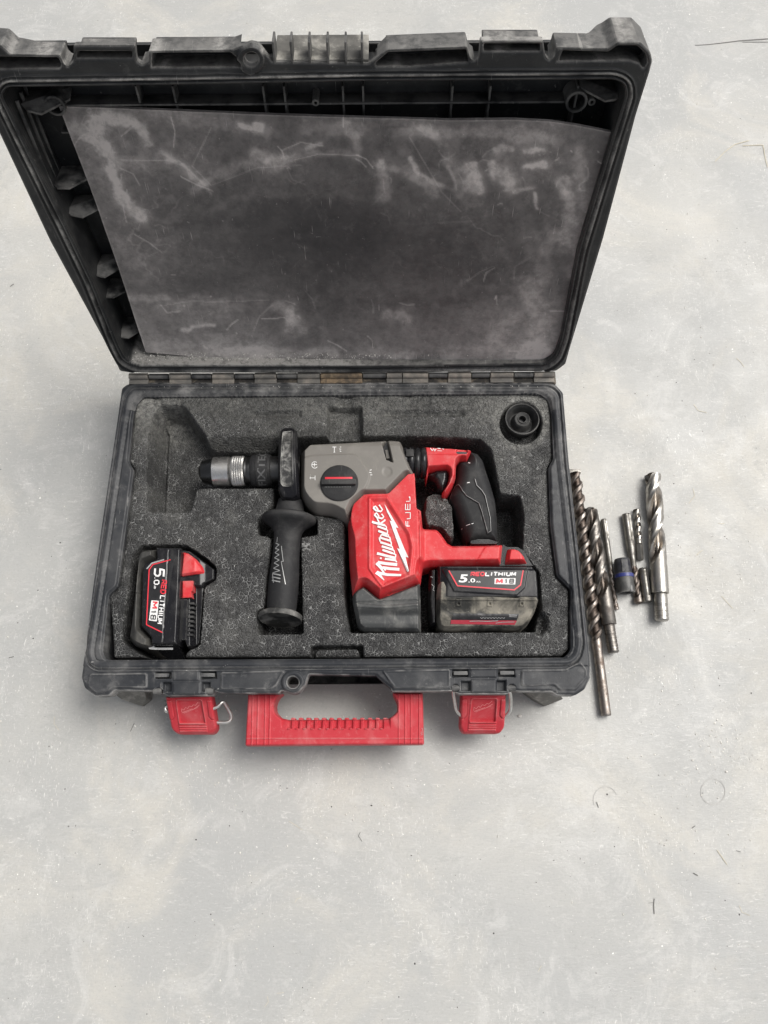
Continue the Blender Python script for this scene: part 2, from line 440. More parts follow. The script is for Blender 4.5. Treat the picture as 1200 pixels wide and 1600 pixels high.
M['clamp'] = dusty('worn clamp metal', (.045,.045,.045), dcol=(.5,.49,.46), amt=.8, sc=90, rough=.35, edge=.9, speck=.8, metallic=.3)
M['white'] = plain('white print', (.82,.81,.79), .45)
M['redprint'] = plain('red print', (.75,.03,.05), .4)
M['labelblack'] = plain('black label', (.012,.012,.013), .3)
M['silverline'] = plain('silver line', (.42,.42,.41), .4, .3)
M['paleedge'] = plain('pale scuffed line', (.30,.30,.29), .6)
M['chrome'] = steel('brushed steel', (.72,.71,.69), .2, (.20,.19,.17), .5, 60)
M['knurl'] = steel('knurled steel', (.55,.54,.52), .32, (.28,.27,.25), .8, 500)
M['darksteel'] = steel('dark steel', (.10,.10,.10), .3, (.06,.06,.06), .5, 90)
M['wire'] = steel('bail steel', (.66,.65,.62), .3, (.30,.28,.25), .4, 90)
M['hinge'] = dusty('dull dusty hinge', (.13,.125,.115), dcol=(.36,.32,.27), amt=.6, sc=60, rough=.5, edge=.3)
M['bitA'] = flute_steel('rusty steel', (.29,.262,.238), .38, (.16,.12,.095), .9, (.055,.040,.032), 130)
M['bitB'] = flute_steel('oxidised steel', (.24,.225,.205), .34, (.11,.095,.085), .9, (.075,.060,.05), 60)
M['bitC'] = flute_steel('dull steel', (.27,.26,.24), .36, (.12,.11,.095), .9, (.05,.045,.04), 110)
M['bitH'] = flute_steel('bright steel', (.43,.415,.385), .25, (.27,.245,.21), .75, (.17,.145,.12), 60)
M['blue'] = plain('blue band', (.03,.04,.20), .4)

def mk_foam():
    m, nt, b = nmat('expanded bead foam'); co0 = coords(nt)
    nz = nd(nt, 'ShaderNodeTexNoise', Scale=120.0, Detail=2.0); nt.links.new(co0, nz.inputs['Vector'])
    vm = nt.nodes.new('ShaderNodeVectorMath'); vm.operation = 'MULTIPLY_ADD'; nt.links.new(nz.outputs['Color'], vm.inputs[0]); vm.inputs[1].default_value = (.0035,)*3; nt.links.new(co0, vm.inputs[2])
    co = vm.outputs[0]
    v = nd(nt, 'ShaderNodeTexVoronoi', Scale=275.0, feature='DISTANCE_TO_EDGE'); nt.links.new(co, v.inputs['Vector'])
    v2 = nd(nt, 'ShaderNodeTexVoronoi', Scale=275.0, feature='F1'); nt.links.new(co, v2.inputs['Vector'])
    fine = noise(nt, co0, 420, 4, .7)
    line = mth(nt, 'MULTIPLY', ramp(nt, v.outputs['Distance'], .0, .085, 1., 0.), ramp(nt, noise(nt, co0, 75, 5, .7), .40, .58, .14, 1.))
    at = nd(nt, 'ShaderNodeAttribute', attribute_name='dust')
    big = noise(nt, co0, 14, 5, .6)
    base = mix(nt, ramp(nt, v2.outputs['Distance'], .1, .9), (.042,.042,.042), (.017,.017,.017))
    base = mix(nt, mth(nt, 'MULTIPLY', ramp(nt, fine, .5, .8), .22), base, (.14,.14,.135))
    d = mth(nt, 'MULTIPLY', at.outputs['Fac'], ramp(nt, noise(nt, co0, 190, 5, .8), .35, .65, .25, 1.1))
    d = mth(nt, 'ADD', d, mth(nt, 'MULTIPLY', ramp(nt, big, .45, .8), .14))
    base = mix(nt, d, base, (.30,.295,.27))
    c = mix(nt, mth(nt, 'MULTIPLY', mth(nt, 'MULTIPLY', line, .62), ramp(nt, at.outputs['Fac'], .05, .5, 1., .45)), base, (.38,.38,.37))
    nt.links.new(c, b.inputs['Base Color']); b.inputs['Roughness'].default_value = .62; b.inputs['Specular IOR Level'].default_value = .3
    hh = mth(nt, 'ADD', ramp(nt, v.outputs['Distance'], 0, .25), mth(nt, 'MULTIPLY', fine, .5))
    bump(nt, b, hh, .8, .0013); return m
M['foam'] = mk_foam()

def mk_floor():
    m, nt, b = nmat('worn concrete'); co = coords(nt); cs = coords(nt, (1, 3.2, 1), (0,0,.15))
    def lay(c, n, a, b_, amt, col, msk=None):
        f = ramp(nt, n, a, b_)
        if msk is not None: f = mth(nt, 'MULTIPLY', f, msk)
        return mix(nt, mth(nt, 'MULTIPLY', f, amt), c, col)
    c = mix(nt, ramp(nt, noise(nt, co, 2.6, 6, .6, .3), .36, .64), (.404,.405,.392), (.478,.471,.441))
    c = lay(c, noise(nt, co, 5.6, 7, .68, .8), .47, .68, .60, (.56,.535,.475))
    c = lay(c, noise(nt, co, 14, 9, .78, 1.2), .50, .64, .45, (.57,.565,.54))
    c = lay(c, noise(nt, cs, 26, 9, .8, 1.4), .52, .66, .42, (.40,.402,.39))
    c = lay(c, noise(nt, co, 60, 7, .8, .6), .52, .62, .34, (.33,.33,.315), ramp(nt, noise(nt, co, 9, 4), .42, .62))
    c = lay(c, noise(nt, cs, 85, 7, .8, 1.6), .55, .64, .60, (.74,.73,.695), ramp(nt, noise(nt, co, 6.5, 5, .7), .42, .60, .25, 1.))
    c = lay(c, noise(nt, coords(nt, (3,.7,1), (0,0,.7)), 120, 4, .6, 2.5), .61, .66, .6, (.80,.79,.75), ramp(nt, noise(nt, co, 8, 4), .45, .6))
    c = lay(c, noise(nt, co, 420, 4, .75), .50, .68, .30, (.30,.295,.28))
    c = lay(c, noise(nt, co, 330, 2, .5), .70, .73, 1., (.88,.87,.82), ramp(nt, noise(nt, co, 11, 4, .7), .48, .62))
    c = lay(c, noise(nt, co, 260, 2, .5), .725, .755, .85, (.11,.105,.095), ramp(nt, noise(nt, co, 17, 2, .6), .48, .6))
    c = lay(c, noise(nt, coords(nt, (1.6,1,1), (0,0,1)), 60, 2, .5), .765, .79, .5, (.20,.18,.15))
    nt.links.new(c, b.inputs['Base Color'])
    nt.links.new(ramp(nt, noise(nt, co, 12, 5), .3, .7, .42, .68), b.inputs['Roughness'])
    p = bump(nt, b, noise(nt, cs, 70, 7, .7, 1.), .22, .0016)
    bump(nt, b, noise(nt, co, 700, 3), .12, .0005, p); return m
M['floor'] = mk_floor()
M['grit'] = plain('pale grit', (.74,.72,.66), .8)
M['fibre'] = plain('straw fibre', (.62,.56,.42), .7)
M['darkgrit'] = plain('dark grit', (.07,.065,.06), .8)
M['stone'] = plain('pale stone', (.68,.65,.6), .85)

# ------------------------------------------------------------------ floor
n = 24; g = np.linspace(-4, 4, n); X, Y = np.meshgrid(g, g, indexing='ij'); i = np.arange(n*n).reshape(n, n)
fl = link('floor', mesh_np('floor', np.stack([X.ravel(), Y.ravel(), 0*X.ravel()], 1), np.stack([i[:-1,:-1].ravel(), i[1:,:-1].ravel(), i[1:,1:].ravel(), i[:-1,1:].ravel()], 1)), M['floor'])
tag(fl, 'pale grey worn concrete floor with fine scratches', None, kind='structure'); 

# grit on the floor
def grit(name, n, mat, lo, hi, label, area=None, seed=1):
    r = np.random.default_rng(seed); V = []; F = []
    oc = np.array([[1,0,0],[-1,0,0],[0,1,0],[0,-1,0],[0,0,.8],[0,0,-.2]])
    of = [(0,2,4),(2,1,4),(1,3,4),(3,0,4),(2,0,5),(1,2,5),(3,1,5),(0,3,5)]
    k = 0
    while k < n:
        p, q = (r.uniform(0, 1200), r.uniform(0, 1600)) if area is None or r.random() < .35 else (r.normal(area[k % len(area)][0], area[k % len(area)][2]), r.normal(area[k % len(area)][1], area[k % len(area)][2]))
        if 110 < p < 940 and 590 < q < 1110: continue
        x, y = W(p, q, 0.); s = lo+(hi-lo)*r.random()**3
        v = oc*(s*(.5+r.random((6,3))))+np.array([x, y, s*.15]); b = len(V); V += v.tolist(); F += [tuple(b+j for j in f) for f in of]; k += 1
    o = link(name, mesh_np(name, V, F, False), mat); return tag(o, label, kind='stuff')
grit('pale_grit', 1500, M['grit'], .0003, .0011, 'tiny pale grains and chips strewn over the concrete', [(1080,1150,60),(300,1200,70),(1040,1290,60),(150,600,60),(1100,400,70),(1090,880,50),(560,1250,90),(1130,1180,30)], 3)
grit('dark_grit', 260, M['darkgrit'], .0003, .0010, 'tiny dark grains strewn over the concrete', None, 5)
def fibres():
    r = np.random.default_rng(4); st = []
    for k in range(26):
        p, q = r.uniform(0,1200), r.uniform(0,1600)
        if 100 < p < 1050 and 30 < q < 1130: continue
        a = r.uniform(0, 3.14); l = r.uniform(4, 14); c = r.uniform(-.5, .5)
        st.append(([(p, q), (p+l*math.cos(a), q+l*math.sin(a)), (p+2*l*math.cos(a+c), q+2*l*math.sin(a+c))], .55))
    st.append(([(1117,253),(1132,238),(1148,226),(1170,220)], .9)); st.append(([(1160,228),(1192,227),(1195,245),(1199,262)], .9))
    st.append(([(1120,1328),(1136,1351)], .9))
    return st
fm = flat_map(0.)
o = print_mesh('floor_fibre', [ribbons(fibres(), .0002, fm)], M['fibre'], None); tag(o, 'thin straw coloured fibres and hairs lying on the concrete', kind='stuff')
st = [([(1086,71),(1105,70),(1132,67),(1155,64),(1200,61)], (.8,1.6)), ([(1160,66),(1200,66)], .8), ([(1022,1404),(1021,1414),(1022,1428)], 1.6), ([(1013,1411),(1021,1410)], .6),
      ([(1083,1364),(1090,1368)], 1.6), ([(1081,1294),(1086,1290)], 1.1), ([(563,1300),(560,1306),(566,1315)], .8), ([(204,1143),(210,1130)], .9), ([(1150,1329),(1157,1331)], .8),
      ([(14,1028),(22,1026)], 1.2), ([(16,448),(22,444)], 1.0), ([(935,1262),(932,1253)], 1.)]
o = print_mesh('floor_crack', [ribbons(st, .0001, fm)], plain('crack dark', (.16,.155,.145), .9), None); tag(o, 'fine dark hairline cracks and marks in the concrete', kind='stuff')
th = np.linspace(0, 2*np.pi, 33)
st = [([(1114+19*math.cos(t), 1237+20*math.sin(t)) for t in th], 1.0), ([(946+19*math.cos(t), 1250+21*math.sin(t)) for t in th[14:31]], .9)]
o = print_mesh('ring_stain', [ribbons(st, .00012, fm)], plain('faint ring stain', (.49,.48,.455), .7), None); tag(o, 'faint dried ring marks on the concrete', kind='stuff')
def stone(px, py, s, label, seed):
    r = np.random.default_rng(seed); x, y = W(px, py, 0); import bmesh
    b = bmesh.new(); bmesh.ops.create_icosphere(b, subdivisions=2, radius=1)
    for v in b.verts: v.co = Vector((v.co.x*s*r.uniform(.8,1.2), v.co.y*s*.8*r.uniform(.8,1.2), max(v.co.z, -.5)*s*.6*r.uniform(.85,1.1)))+Vector((x, y, s*.3))
    me = bpy.data.meshes.new('stone_chip'); b.to_mesh(me); b.free()
    o = recenter(link('stone_chip', me, M['stone'])); o.location.z = 0; tag(o, label, 'stone', 'small stone chips on the concrete')
stone(812, 1119, .0021, 'pale stone chip lying beside the right red latch', 1)
stone(1082, 1188, .0011, 'tiny pale stone chip right of the shank of the long masonry bit', 2)
stone(1135, 1206, .0013, 'tiny pale stone chip just above the faint ring mark', 3)

# ================================================================== tool case
case = empty('tool_case', (0, -.17, 0), 'open black plastic tool case with red handle and red latches, lid tipped back', 'tool case')
outer = [(190,606),(198,600),(212,597),(855,597),(868,600),(880,613),(889,720),(905,870),(922,1030),(923,1060),(914,1077),(900,1086),(872,1086),(862,1080),(812,1080),(803,1078),(794,1084),(718,1084),(708,1079),(660,1080),(612,1080),(612,1076),(587,1055),(482,1053),(476,1070),(466,1082),(457,1084),(448,1081),(439,1078),(436,1083),(388,1083),(342,1082),(334,1078),(330,1086),(262,1087),(254,1083),(240,1079),(178,1078),(170,1086),(148,1088),(131,1074),(126,1058),(133,1014),(143,930),(158.5,820),(183,655)]
basin = fillet([(207,650),(211,629),(222,618),(842,613),(858,621),(863,645),(866,716),(858,728),(861,820),(871,899),(893,920),(893,1016),(883,1027),(165,1031),(159,1019),(169,928),(183,916),(196,820),(208,733),(200,721)], 5, 3)
groove = fillet([(194,618),(206,604),(860,603),(874,614),(882,720),(899,870),(912,1005),(907,1028),(893,1040),(877,1041),(150,1046),(138,1038),(133,1020),(147,930),(163,820),(187,655)], 10, 4)
f_bas = sd_poly(basin); f_gr = sd_poly(groove)
panels = [sd_poly(fillet(p, 3)) for p in (
    [(141,1053),(229,1052),(229,1074),(176,1074),(168,1081),(149,1083),(136,1069)],
    [(345,1051),(446,1048),(440,1055),(432,1070),(424,1076),(345,1076)],
    [(597,1048),(703,1046),(703,1074),(616,1075)],
    [(815,1047),(884,1046),(906,1034),(917,1046),(917,1058),(899,1078),(875,1078),(866,1070),(815,1071)])]
pits = [sd_poly(p) for p in ([(242,1050),(267,1050),(267,1060),(242,1060)],[(313,1050),(337,1049),(338,1060),(313,1061)],[(707,1045),(732,1045),(732,1057),(707,1058)],[(779,1045),(804,1045),(805,1057),(779,1057)],
    [(254,1066),(267,1066),(267,1080),(254,1080)],[(315,1066),(328,1066),(328,1080),(315,1080)],[(721,1064),(735,1064),(735,1079),(721,1079)],[(777,1063),(791,1063),(791,1079),(777,1079)])]
cents = [sd_poly(p) for p in ([(270,1047),(310,1047),(310,1063),(270,1063)],[(735,1044),(776,1044),(776,1058),(735,1058)],[(270,1066),(312,1066),(312,1084),(270,1084)],[(737,1062),(775,1062),(775,1082),(737,1082)])]
def h_base(P, Q, d):
    z = np.full(P.shape, ZR)
    z -= .0016*(1-ss(.5, 3.5, d))                                   # rounded lip
    g = f_gr(P, Q); z -= .0022*(1-ss(.6, 1.9, np.abs(g)))           # seal groove
    z += .0008*(ss(3, 5, g)*(1-ss(8, 10, g)))                       # low ridge beside it
    z -= .0012*(1-ss(.5, 1.4, np.abs(g-13)))*(Q > 640)*(Q < 1060)
    z -= .0035*ss(9, 22, g)*(Q < 640)                                # rear band slopes down
    fr = ss(2, 5, -g)*(Q > 1040)
    z -= .0012*fr
    for p in panels:
        s = p(P, Q); z += .0014*ss(-.6, .9, s)-.0004*ss(1.6, 3, s)
    for p in pits: z -= .006*ss(-.6, .8, p(P, Q))
    for p in cents: z += .0012*ss(-.6, .8, p(P, Q))
    r = np.hypot(P-457.5, Q-1066); z += .0016*ss(18, 16.6, r)
    a = np.hypot(P-247, Q-1081); z -= .004*ss(7, 5.5, a); a = np.hypot(P-328, Q-1081); z -= .004*ss(7, 5.5, a)
    a = np.hypot(P-712, Q-1075); z -= .004*ss(6.5, 5, a); a = np.hypot(P-800, Q-1075); z -= .004*ss(6.5, 5, a)
    b = f_bas(P, Q); z -= .0010*ss(-2.5, -.5, b)
    z += (vnoise(P, Q, 30, 3)*.0006)*ss(0, 6, d)*(b < -1)
    return z
def dust_base(P, Q, d):
    g = f_gr(P, Q); b = f_bas(P, Q)
    o = .28*ss(3, 16, g)*(Q < 640)*(b < 0)+.10*ss(-.1, .35, vnoise(P, Q, 60, 5, 4))+.10*ss(.12, .25, vnoise(P, Q, 16, 6, 4))
    o += .35*ss(640, 600, Q)*(b < 0)*ss(-.2, .25, vnoise(P, Q, 22, 9))
    o += .5*(1-ss(.6, 2, d))*(Q > 1050)*ss(-.2, .1, vnoise(P, Q, 30, 8))
    for p in panels: o += .35*(1-ss(.4, 1.1, np.abs(p(P, Q)-.3)))*ss(-.25, .1, vnoise(P, Q, 25, 4))
    o += .22*(1-ss(.5, 1.6, np.abs(g-2.0)))
    return np.clip(o, 0, 1)
hole = lambda X, Y: 9.3-np.hypot(X-457.5, Y-1066)
base_o, H_base, _ = relief('base_rim', fillet(outer, 2.5, 2), h_base, M['case'], case, res=1.25, zref=ZR, base=lambda P, Q: np.where(f_bas(P, Q) > -2, .004, .066), holes=(hole, f_bas), dust=dust_base)
# tub below the rim, tapering to the floor
def ring_rect(x0, x1, y0, y1, z, r, n=6):
    P = fillet([(x0,y0),(x1,y0),(x1,y1),(x0,y1)], r, n); return np.array([(x, y, z) for x, y in P])
tub = tube_surf('base_tub', [ring_rect(-.229,.231,-.327,-.008,.0665,.02), ring_rect(-.224,.226,-.322,-.012,.006,.02), ring_rect(-.220,.222,-.318,-.016,.0,.018)], M['case'], case, cap=False)
bt = tube_surf('base_floor', [ring_rect(-.222,.224,-.320,-.014,.001,.018), ring_rect(-.222,.224,-.320,-.014,.0035,.018)], M['case'], case)
M['footdust'] = dusty('chalk dusted plastic', (.16,.155,.14), dcol=(.46,.44,.40), amt=.8, sc=40, rough=.7, edge=.3)
for pts in ([(174,1076),(232,1076),(229,1091),(216,1102),(190,1093)], [(812,1074),(864,1074),(872,1086),(880,1092),(856,1102),(838,1093)]):
    relief('foot', fillet(pts, 2, 3), lambda P, Q, d: .034-.0012*np.clip(Q-1080, 0, 30)+0*P, M['footdust'], case, res=1.5, zref=.02, base=.0)
for (p, q) in ((247,1080),(328,1080),(712,1075),(799,1075)):
    x, y = W(p, q, .080); lathe('latch_pin', (x-.004, y, .0805), (x+.004, y, .0805), [(0,.0032),(.008,.0032)], M['black'], case, 20)
for (p, q) in ((254,1055.5),(325,1055),(719.5,1052),(792,1051.5)):
    x, y = W(p, q, .081); boxes('latch_socket_bar', [(x-.0068, x+.0068, y-.0018, y+.0018, .078, .0832)], M['case'], case, bev=.0008)

# ---- hinge
xk = [(202,232,1),(233,264,0),(265,299,1),(300,331,0),(332,366,1),(367,397,0),(398,432,1),(433,464,0),(465,500,1),(501,566,2),(567,603,0),(604,628,1),(629,669,1),(670,699,0),(700,736,1),(737,765,0),(766,802,1),(803,833,0),(834,866,1)]
M['hingedust'] = dusty('hinge packed with sawdust', (.07,.06,.05), dcol=(.40,.29,.18), amt=.8, sc=70, rough=.8, edge=.2)
M['hingebed'] = dusty('grimy hinge bed', (.030,.028,.026), dcol=(.30,.25,.19), amt=.6, sc=70, rough=.8, edge=0)
boxes('hinge_bed', [(-.231, .236, -.0085, .0062, .076, .0832)], M['hingebed'], case, bev=.0005)
for a, b, k in xk:
    xa, ya = W(a, 588.5-(a-200)*.0045, .086); xb, yb = W(b, 588.5-(b-200)*.0045, .086); l = xb-xa
    r = .0036 if k != 0 else .0030
    lathe('hinge_knuckle', (xa, ya, .0862), (xb, yb, .0862), [(0,r*.7),(.0004,r),(l-.0004,r),(l,r*.7)], [M['black'],M['hinge'],M['hingedust']][k], case, 20)
    if k: boxes('hinge_leaf', [(xa, xb, ya-.0085, ya-.002, .083, .0848+.0004*k)], [M['black'],M['hinge'],M['hingedust']][k], case, bev=.0004)

# ---- lid (a part with its own pieces)
lid_outer = [(884,571),(889,552),(942.5,376),(994.5,181),(1016,113),(1020,97),(1017,84),(1001,68),(966,68),(951,78),(870,76),(866,90),(860,97),(853,91),(849,65),(751,65),(748,92),(741,98),(734,91),(730,75),(605,80),(577,101),(425,99),(418,90),(404,72),(392,69),(384,72),(360,80),(231,82),(232,97),(222,104),(213,98),(210,73),(114,73),(114,98),(105,107),(97,99),(93,88),(15,87),(0,73),(-52,70),(-62,92),(-58,100),(0,214),(78,379.5),(179,565),(187,582),(200,584),(869,582)]
lid_in = fillet([(978,150),(960,207),(903,392),(876,530),(866,557),(850,568),(600,572),(216,571),(195,561),(185,542),(143,438),(97.5,344),(36,220),(2,150),(10,137),(300,133),(560,128),(960,125),(976,132)], 7, 3)
f_li = sd_poly(lid_in)
hollow = [sd_poly(fillet(p, 2, 2)) for p in ([(-48,90),(90,92),(95,103),(93,109),(-48,111)],[(119,82),(206,82),(206,93),(119,93)],[(236,85),(360,84),(376,98),(378,107),(236,108)],
    [(586,101),(606,84),(729,79),(733,99),(640,106),(588,106)],[(756,70),(845,70),(845,82),(756,82)],[(874,96),(880,81),(951,83),(966,73),(996,73),(1010,86),(1013,100),(1006,110),(1000,101),(985,96),(870,98)])]
bulge = [(105,97,9),(222,93,9),(741,88,9),(860,87,9)]
def h_lid(P, Q, d):
    b = f_li(P, Q); z = -.0012*(1-ss(.5, 3, d))
    z = z-.0024*(1-ss(.8, 2.2, np.abs(b+6)))-.0018*(1-ss(.8, 2.0, np.abs(b+13.5)))+.0006*(1-ss(1, 3, np.abs(b+10)))
    z = z-.0012*ss(-16, -19, b)
    for (x, y, r) in bulge:
        rr = np.hypot(P-x, Q-y); z = z+.003*ss(r, r-5, rr)
    rr = np.hypot(P-392, Q-93); z = z+.003*ss(23, 21, rr)
    return z
def dust_lid(P, Q, d):
    b = f_li(P, Q); n = vnoise(P, Q, 40, 11)
    o = .55*(1-ss(1, 3.5, np.abs(b+9)))*ss(-.25, .2, n)+(.30*(1-ss(.4, 2.5, d))+.40*ss(.0, .25, vnoise(P, Q*2, 34, 13, 5))*(1-ss(.5, 2, d)))*(Q < 112)
    o += .9*ss(564, 569, Q)*(b > -1.5)*ss(620, 480, P)+.35*ss(564, 569, Q)*(b > -1.5)
    o += .35*(1-ss(0, 5, np.minimum(np.abs(b+10), 9)))*(Q < 150)*(P < 560)
    return np.clip(o, 0, 1)
def ledge(P):
    w = -.020-.015*ss(922, 952, P)-.006*ss(62, 10, P)-.003*ss(590, 610, P)
    bar = ((P > 106) & (P < 220)) | ((P > 742) & (P < 860)); w = np.where(bar, -.007, w)
    return np.where((P > 374) & (P < 590), -.006, w)
hole2 = lambda X, Y: 11.5-np.hypot(X-393, Y-92)
lm = lid_map(0.)
lid, H_lid, _ = relief('lid', fillet(lid_outer, 2.5, 2), h_lid, M['lidpl'], case, res=1.5, mapf=lm, base=lambda P, Q: np.where(f_li(P, Q) > -2, -.044, np.where(np.max([h(P, Q) for h in hollow], 0) > -.7, -.0205, np.where(Q < 120, ledge(P), -.046))), holes=(hole2, f_li, *hollow), dust=dust_lid)
for hp_ in hollow: relief('recess_floor', hp_, lambda P, Q, d: -.0198+0*P, M['lidpl'], lid, res=1.5, mapf=lm, base=-.0215)
lb_, _, _ = relief('lid_back', sd_poly([(-8,118),(990,112),(985,150),(872,572),(190,576),(150,470),(-6,160)]), lambda P, Q, d: -.0432+0*P, M['lidpl'], case, res=6, mapf=lm, base=-.047)
lid['label'] = 'lid leaning back past upright with its hollow inside facing the viewer'
def in_lid(name, fun, *a, **k): return fun(name, *a, **k)
def LB(px, py, w): 
    u, v = L(np.array([px], float), np.array([py], float), w); return float(u[0]), float(v[0])
xl = lambda X, Y, Z: LW(X, Y, Z)
# grab rail ribs at the top of the lid (the handle gap)
for p in (430,457,485,513,541,566):
    u, v = LB(p, 99, -.002); boxes('grip_rib', [(u-.0008, u+.0008, v-.004, v+.0150, -.017, -.0015)], M['lidpl'], case, xl, .0005)
u0, v0 = LB(425, 99, 0); u1, _ = LB(578, 99, 0)
M['dustyrail'] = dusty('pale dusty plastic rail', (.08,.077,.07), dcol=(.5,.48,.43), amt=.7, sc=30, rough=.6, edge=.2)
boxes('rail', [(u0+.001, u1-.001, v0-.003, v0+.0005, -.040, -.004)], M['dustyrail'], case, xl, .0006)
# plates closing the top edge blocks
for (a, b, q) in ((-40,93,88),(236,365,82),(603,730,79),(871,952,78)):
    ua, va = LB(a, q, 0); ub, vb = LB(b, q, 0)
    boxes('edge_block', [(ua, ub, min(va, vb)-.003, min(va, vb)-.0002, -.0235, -.0208)], M['lidpl'], case, xl, .0005)
# ribs behind the liner
wr = -.029
def rib(pts, th=.0016): 
    (a, qa), (b, qb) = pts; ua, va = LB(a, qa, wr); ub, vb = LB(b, qb, wr)
    if abs(ua-ub) > abs(va-vb): boxes('rib', [(ua, ub, (va+vb)/2-th/2, (va+vb)/2+th/2, -.0432, wr)], M['lidpl'], case, xl, .0004)
    else: boxes('rib', [((ua+ub)/2-th/2, (ua+ub)/2+th/2, vb, va+.0, -.0432, wr-.001)], M['lidpl'], case, xl, .0004)
rib(((98,164),(884,161)))
for p in (221,277,415,447,537,568,705,763,897): rib(((p,136),(p,205)))
rib(((95,205),(884,205)))
def ringboss(px, py, ro, ri, w0=-.0432, w1=-.026):
    u, v = LB(px, py, w1); P0 = LW(u, v, w0); P1 = LW(u, v, w1); h = w1-w0
    lathe('screw_boss', P0, P1, [(0,ro),(h-.0004,ro),(h,ro-.0004),(h,ri),(.004,ri)], M['lidpl'], case, 28)
ringboss(86, 166, .0082, .0062); ringboss(901, 160, .0088, .0066); ringboss(63, 167, .0028, .0012); ringboss(493, 161, .0028, .0012); ringboss(925, 160, .0030, .0013)
# brackets along the side walls
def bracket(px, py, side, wtip, wd=.030, curl=0.):
    u, v = LB(px, py, wtip)
    uw = -.2355 if side < 0 else .2345
    ui = uw-side*wd; th = .0017; lo = -.043; mid = uw-side*wd*.42
    pl = [(uw, lo), (uw, wtip-.004), (uw-side*.005, wtip), (mid, wtip-.001), (ui, -.032), (ui, lo)]
    V = []; 
    for k, (uu, ww) in enumerate(pl):
        dv = curl*math.sin(k*1.5)*.003
        V += [LW(uu, v+th+dv, ww), LW(uu, v+dv, ww)]
    V = np.array(V).reshape(-1, 3); m = len(pl)
    F = [tuple(2*i for i in range(m)), tuple(2*i+1 for i in range(m))[::-1]]+[(2*i, 2*i+1, (2*i+3) % (2*m), (2*i+2) % (2*m)) for i in range(m)]
    import bmesh
    me = mesh_np('bracket', V, F, False); b = bmesh.new(); b.from_mesh(me); bmesh.ops.recalc_face_normals(b, faces=b.faces); b.to_mesh(me); b.free()
    link('bracket', me, M['lidpl'], case)
for px, py, wt, c in ((36,176,-.014,1.),(92,296,-.012,.3),(112,338,-.016,1.),(150,432,-.014,1.),(168,466,-.016,.4),(196,528,-.014,.8)): bracket(px, py, -1, wt, .034, c)
for px, py, wt in ((965,158,-.014),(893,428,-.012),(888,463,-.012),(866,526,-.014)): bracket(px, py, 1, wt, .030, .5)
# mottled glue lines on the left side wall of the lid: raised ribs running along it
for k, ww in enumerate((-.012, -.024, -.035)):
    boxes('wall_rib', [(-.2360, -.2335, .045+.01*k, .300, ww-.0008, ww+.0008)], M['lidpl'], case, xl, .0003)

# ---- loose liner sheet in the lid
shp = fillet([(92,166),(240,172),(430,180),(700,188),(800,187),(860,190),(905,197),(957,207),(930,312),(900,430),(865,570),(760,572),(640,573),(500,567),(340,560),(228,550),(183,414),(140,290)], 2, 2)
def wsh(P, Q):
    t = np.clip((Q-166)/(570-166), 0, 1); s = np.clip((P-(92+t*136))/(865-t*90), 0, 1)
    return (1-t)*(-.030+.021*s)+t*(-.0135+.0095*s)
sm = [([(160,195),(150,215),(170,245),(176,275),(186,305),(205,325),(222,338)], 13, .75),([(150,190),(176,186),(195,188)],12,.5),([(210,190),(222,205),(228,225)],11,.45),
 ([(175,255),(260,250),(310,275)],16,.22),([(400,240),(425,245),(445,250)],13,.45),([(300,300),(330,275),(380,258),(430,262)],10,.25),
 ([(595,262),(603,290),(600,310)],13,.5),([(600,258),(640,272),(680,300)],11,.4),([(735,265),(740,290)],16,.55),([(775,262),(790,268),(800,285)],17,.6),([(820,233),(850,234)],6,.55),([(820,257),(852,257)],7,.65),
 ([(775,235),(800,233)],7,.35),([(836,292),(806,302)],4,.35),([(888,285),(890,340),(880,380)],14,.35),([(870,280),(885,300)],10,.35),([(455,480),(455,515)],12,.45),([(440,478),(470,510)],16,.3),([(605,490),(635,495)],14,.32),
 ([(830,455),(845,500),(835,540)],26,.30),([(250,480),(300,470),(350,476)],12,.2),([(200,470),(260,465)],9,.25),([(285,514),(330,510)],4,.4),([(400,195),(408,197)],6,.9),([(250,540),(420,548)],16,.22),([(420,250),(500,238),(560,245)],8,.18),
 ([(330,330),(400,300),(520,306),(600,310)],9,.12),([(820,560),(850,562)],18,.45),([(540,195),(560,230)],10,.25),([(836,300),(838,325)],4,.5),([(660,200),(680,215)],12,.3),([(700,560),(850,545)],22,.18),([(190,380),(230,430)],20,.12)]
sm += [([(120,200),(160,225)],16,.22),([(240,180),(330,190),(420,205)],14,.18),([(480,200),(560,205)],16,.18),([(640,205),(760,205),(860,215)],15,.22),([(700,240),(720,300)],14,.2),([(905,240),(912,330),(895,430)],16,.25),
 ([(860,360),(850,430)],18,.2),([(200,500),(215,540)],14,.3),([(330,545),(420,552),(520,548)],9,.28),([(560,545),(640,558)],9,.22),([(760,540),(800,500)],16,.2),([(250,240),(290,262),(330,300)],6,.35),([(372,196),(410,202)],5,.5),([(478,232),(505,222)],5,.4),([(640,250),(655,275),(690,292)],5,.5),([(745,255),(750,300)],6,.4),([(700,262),(712,290)],4,.3)]
smf = [(sd_line(p), w, a) for p, w, a in sm]
scr = []
rs = np.random.default_rng(12)
for k in range(90):
    x, y = rs.uniform(110, 940), rs.uniform(180, 560); an = rs.normal(.3, 1.0); l = rs.uniform(5, 34)*rs.random(); c = rs.normal(0, .3)
    if ((x-520)/280)**2+((y-370)/85)**2 < 1 and rs.random() < .8: continue
    scr.append((sd_line([(x, y), (x+l*math.cos(an), y+l*math.sin(an)), (x+2*l*math.cos(an+c), y+2*l*math.sin(an+c))]), rs.uniform(.12, .5)))
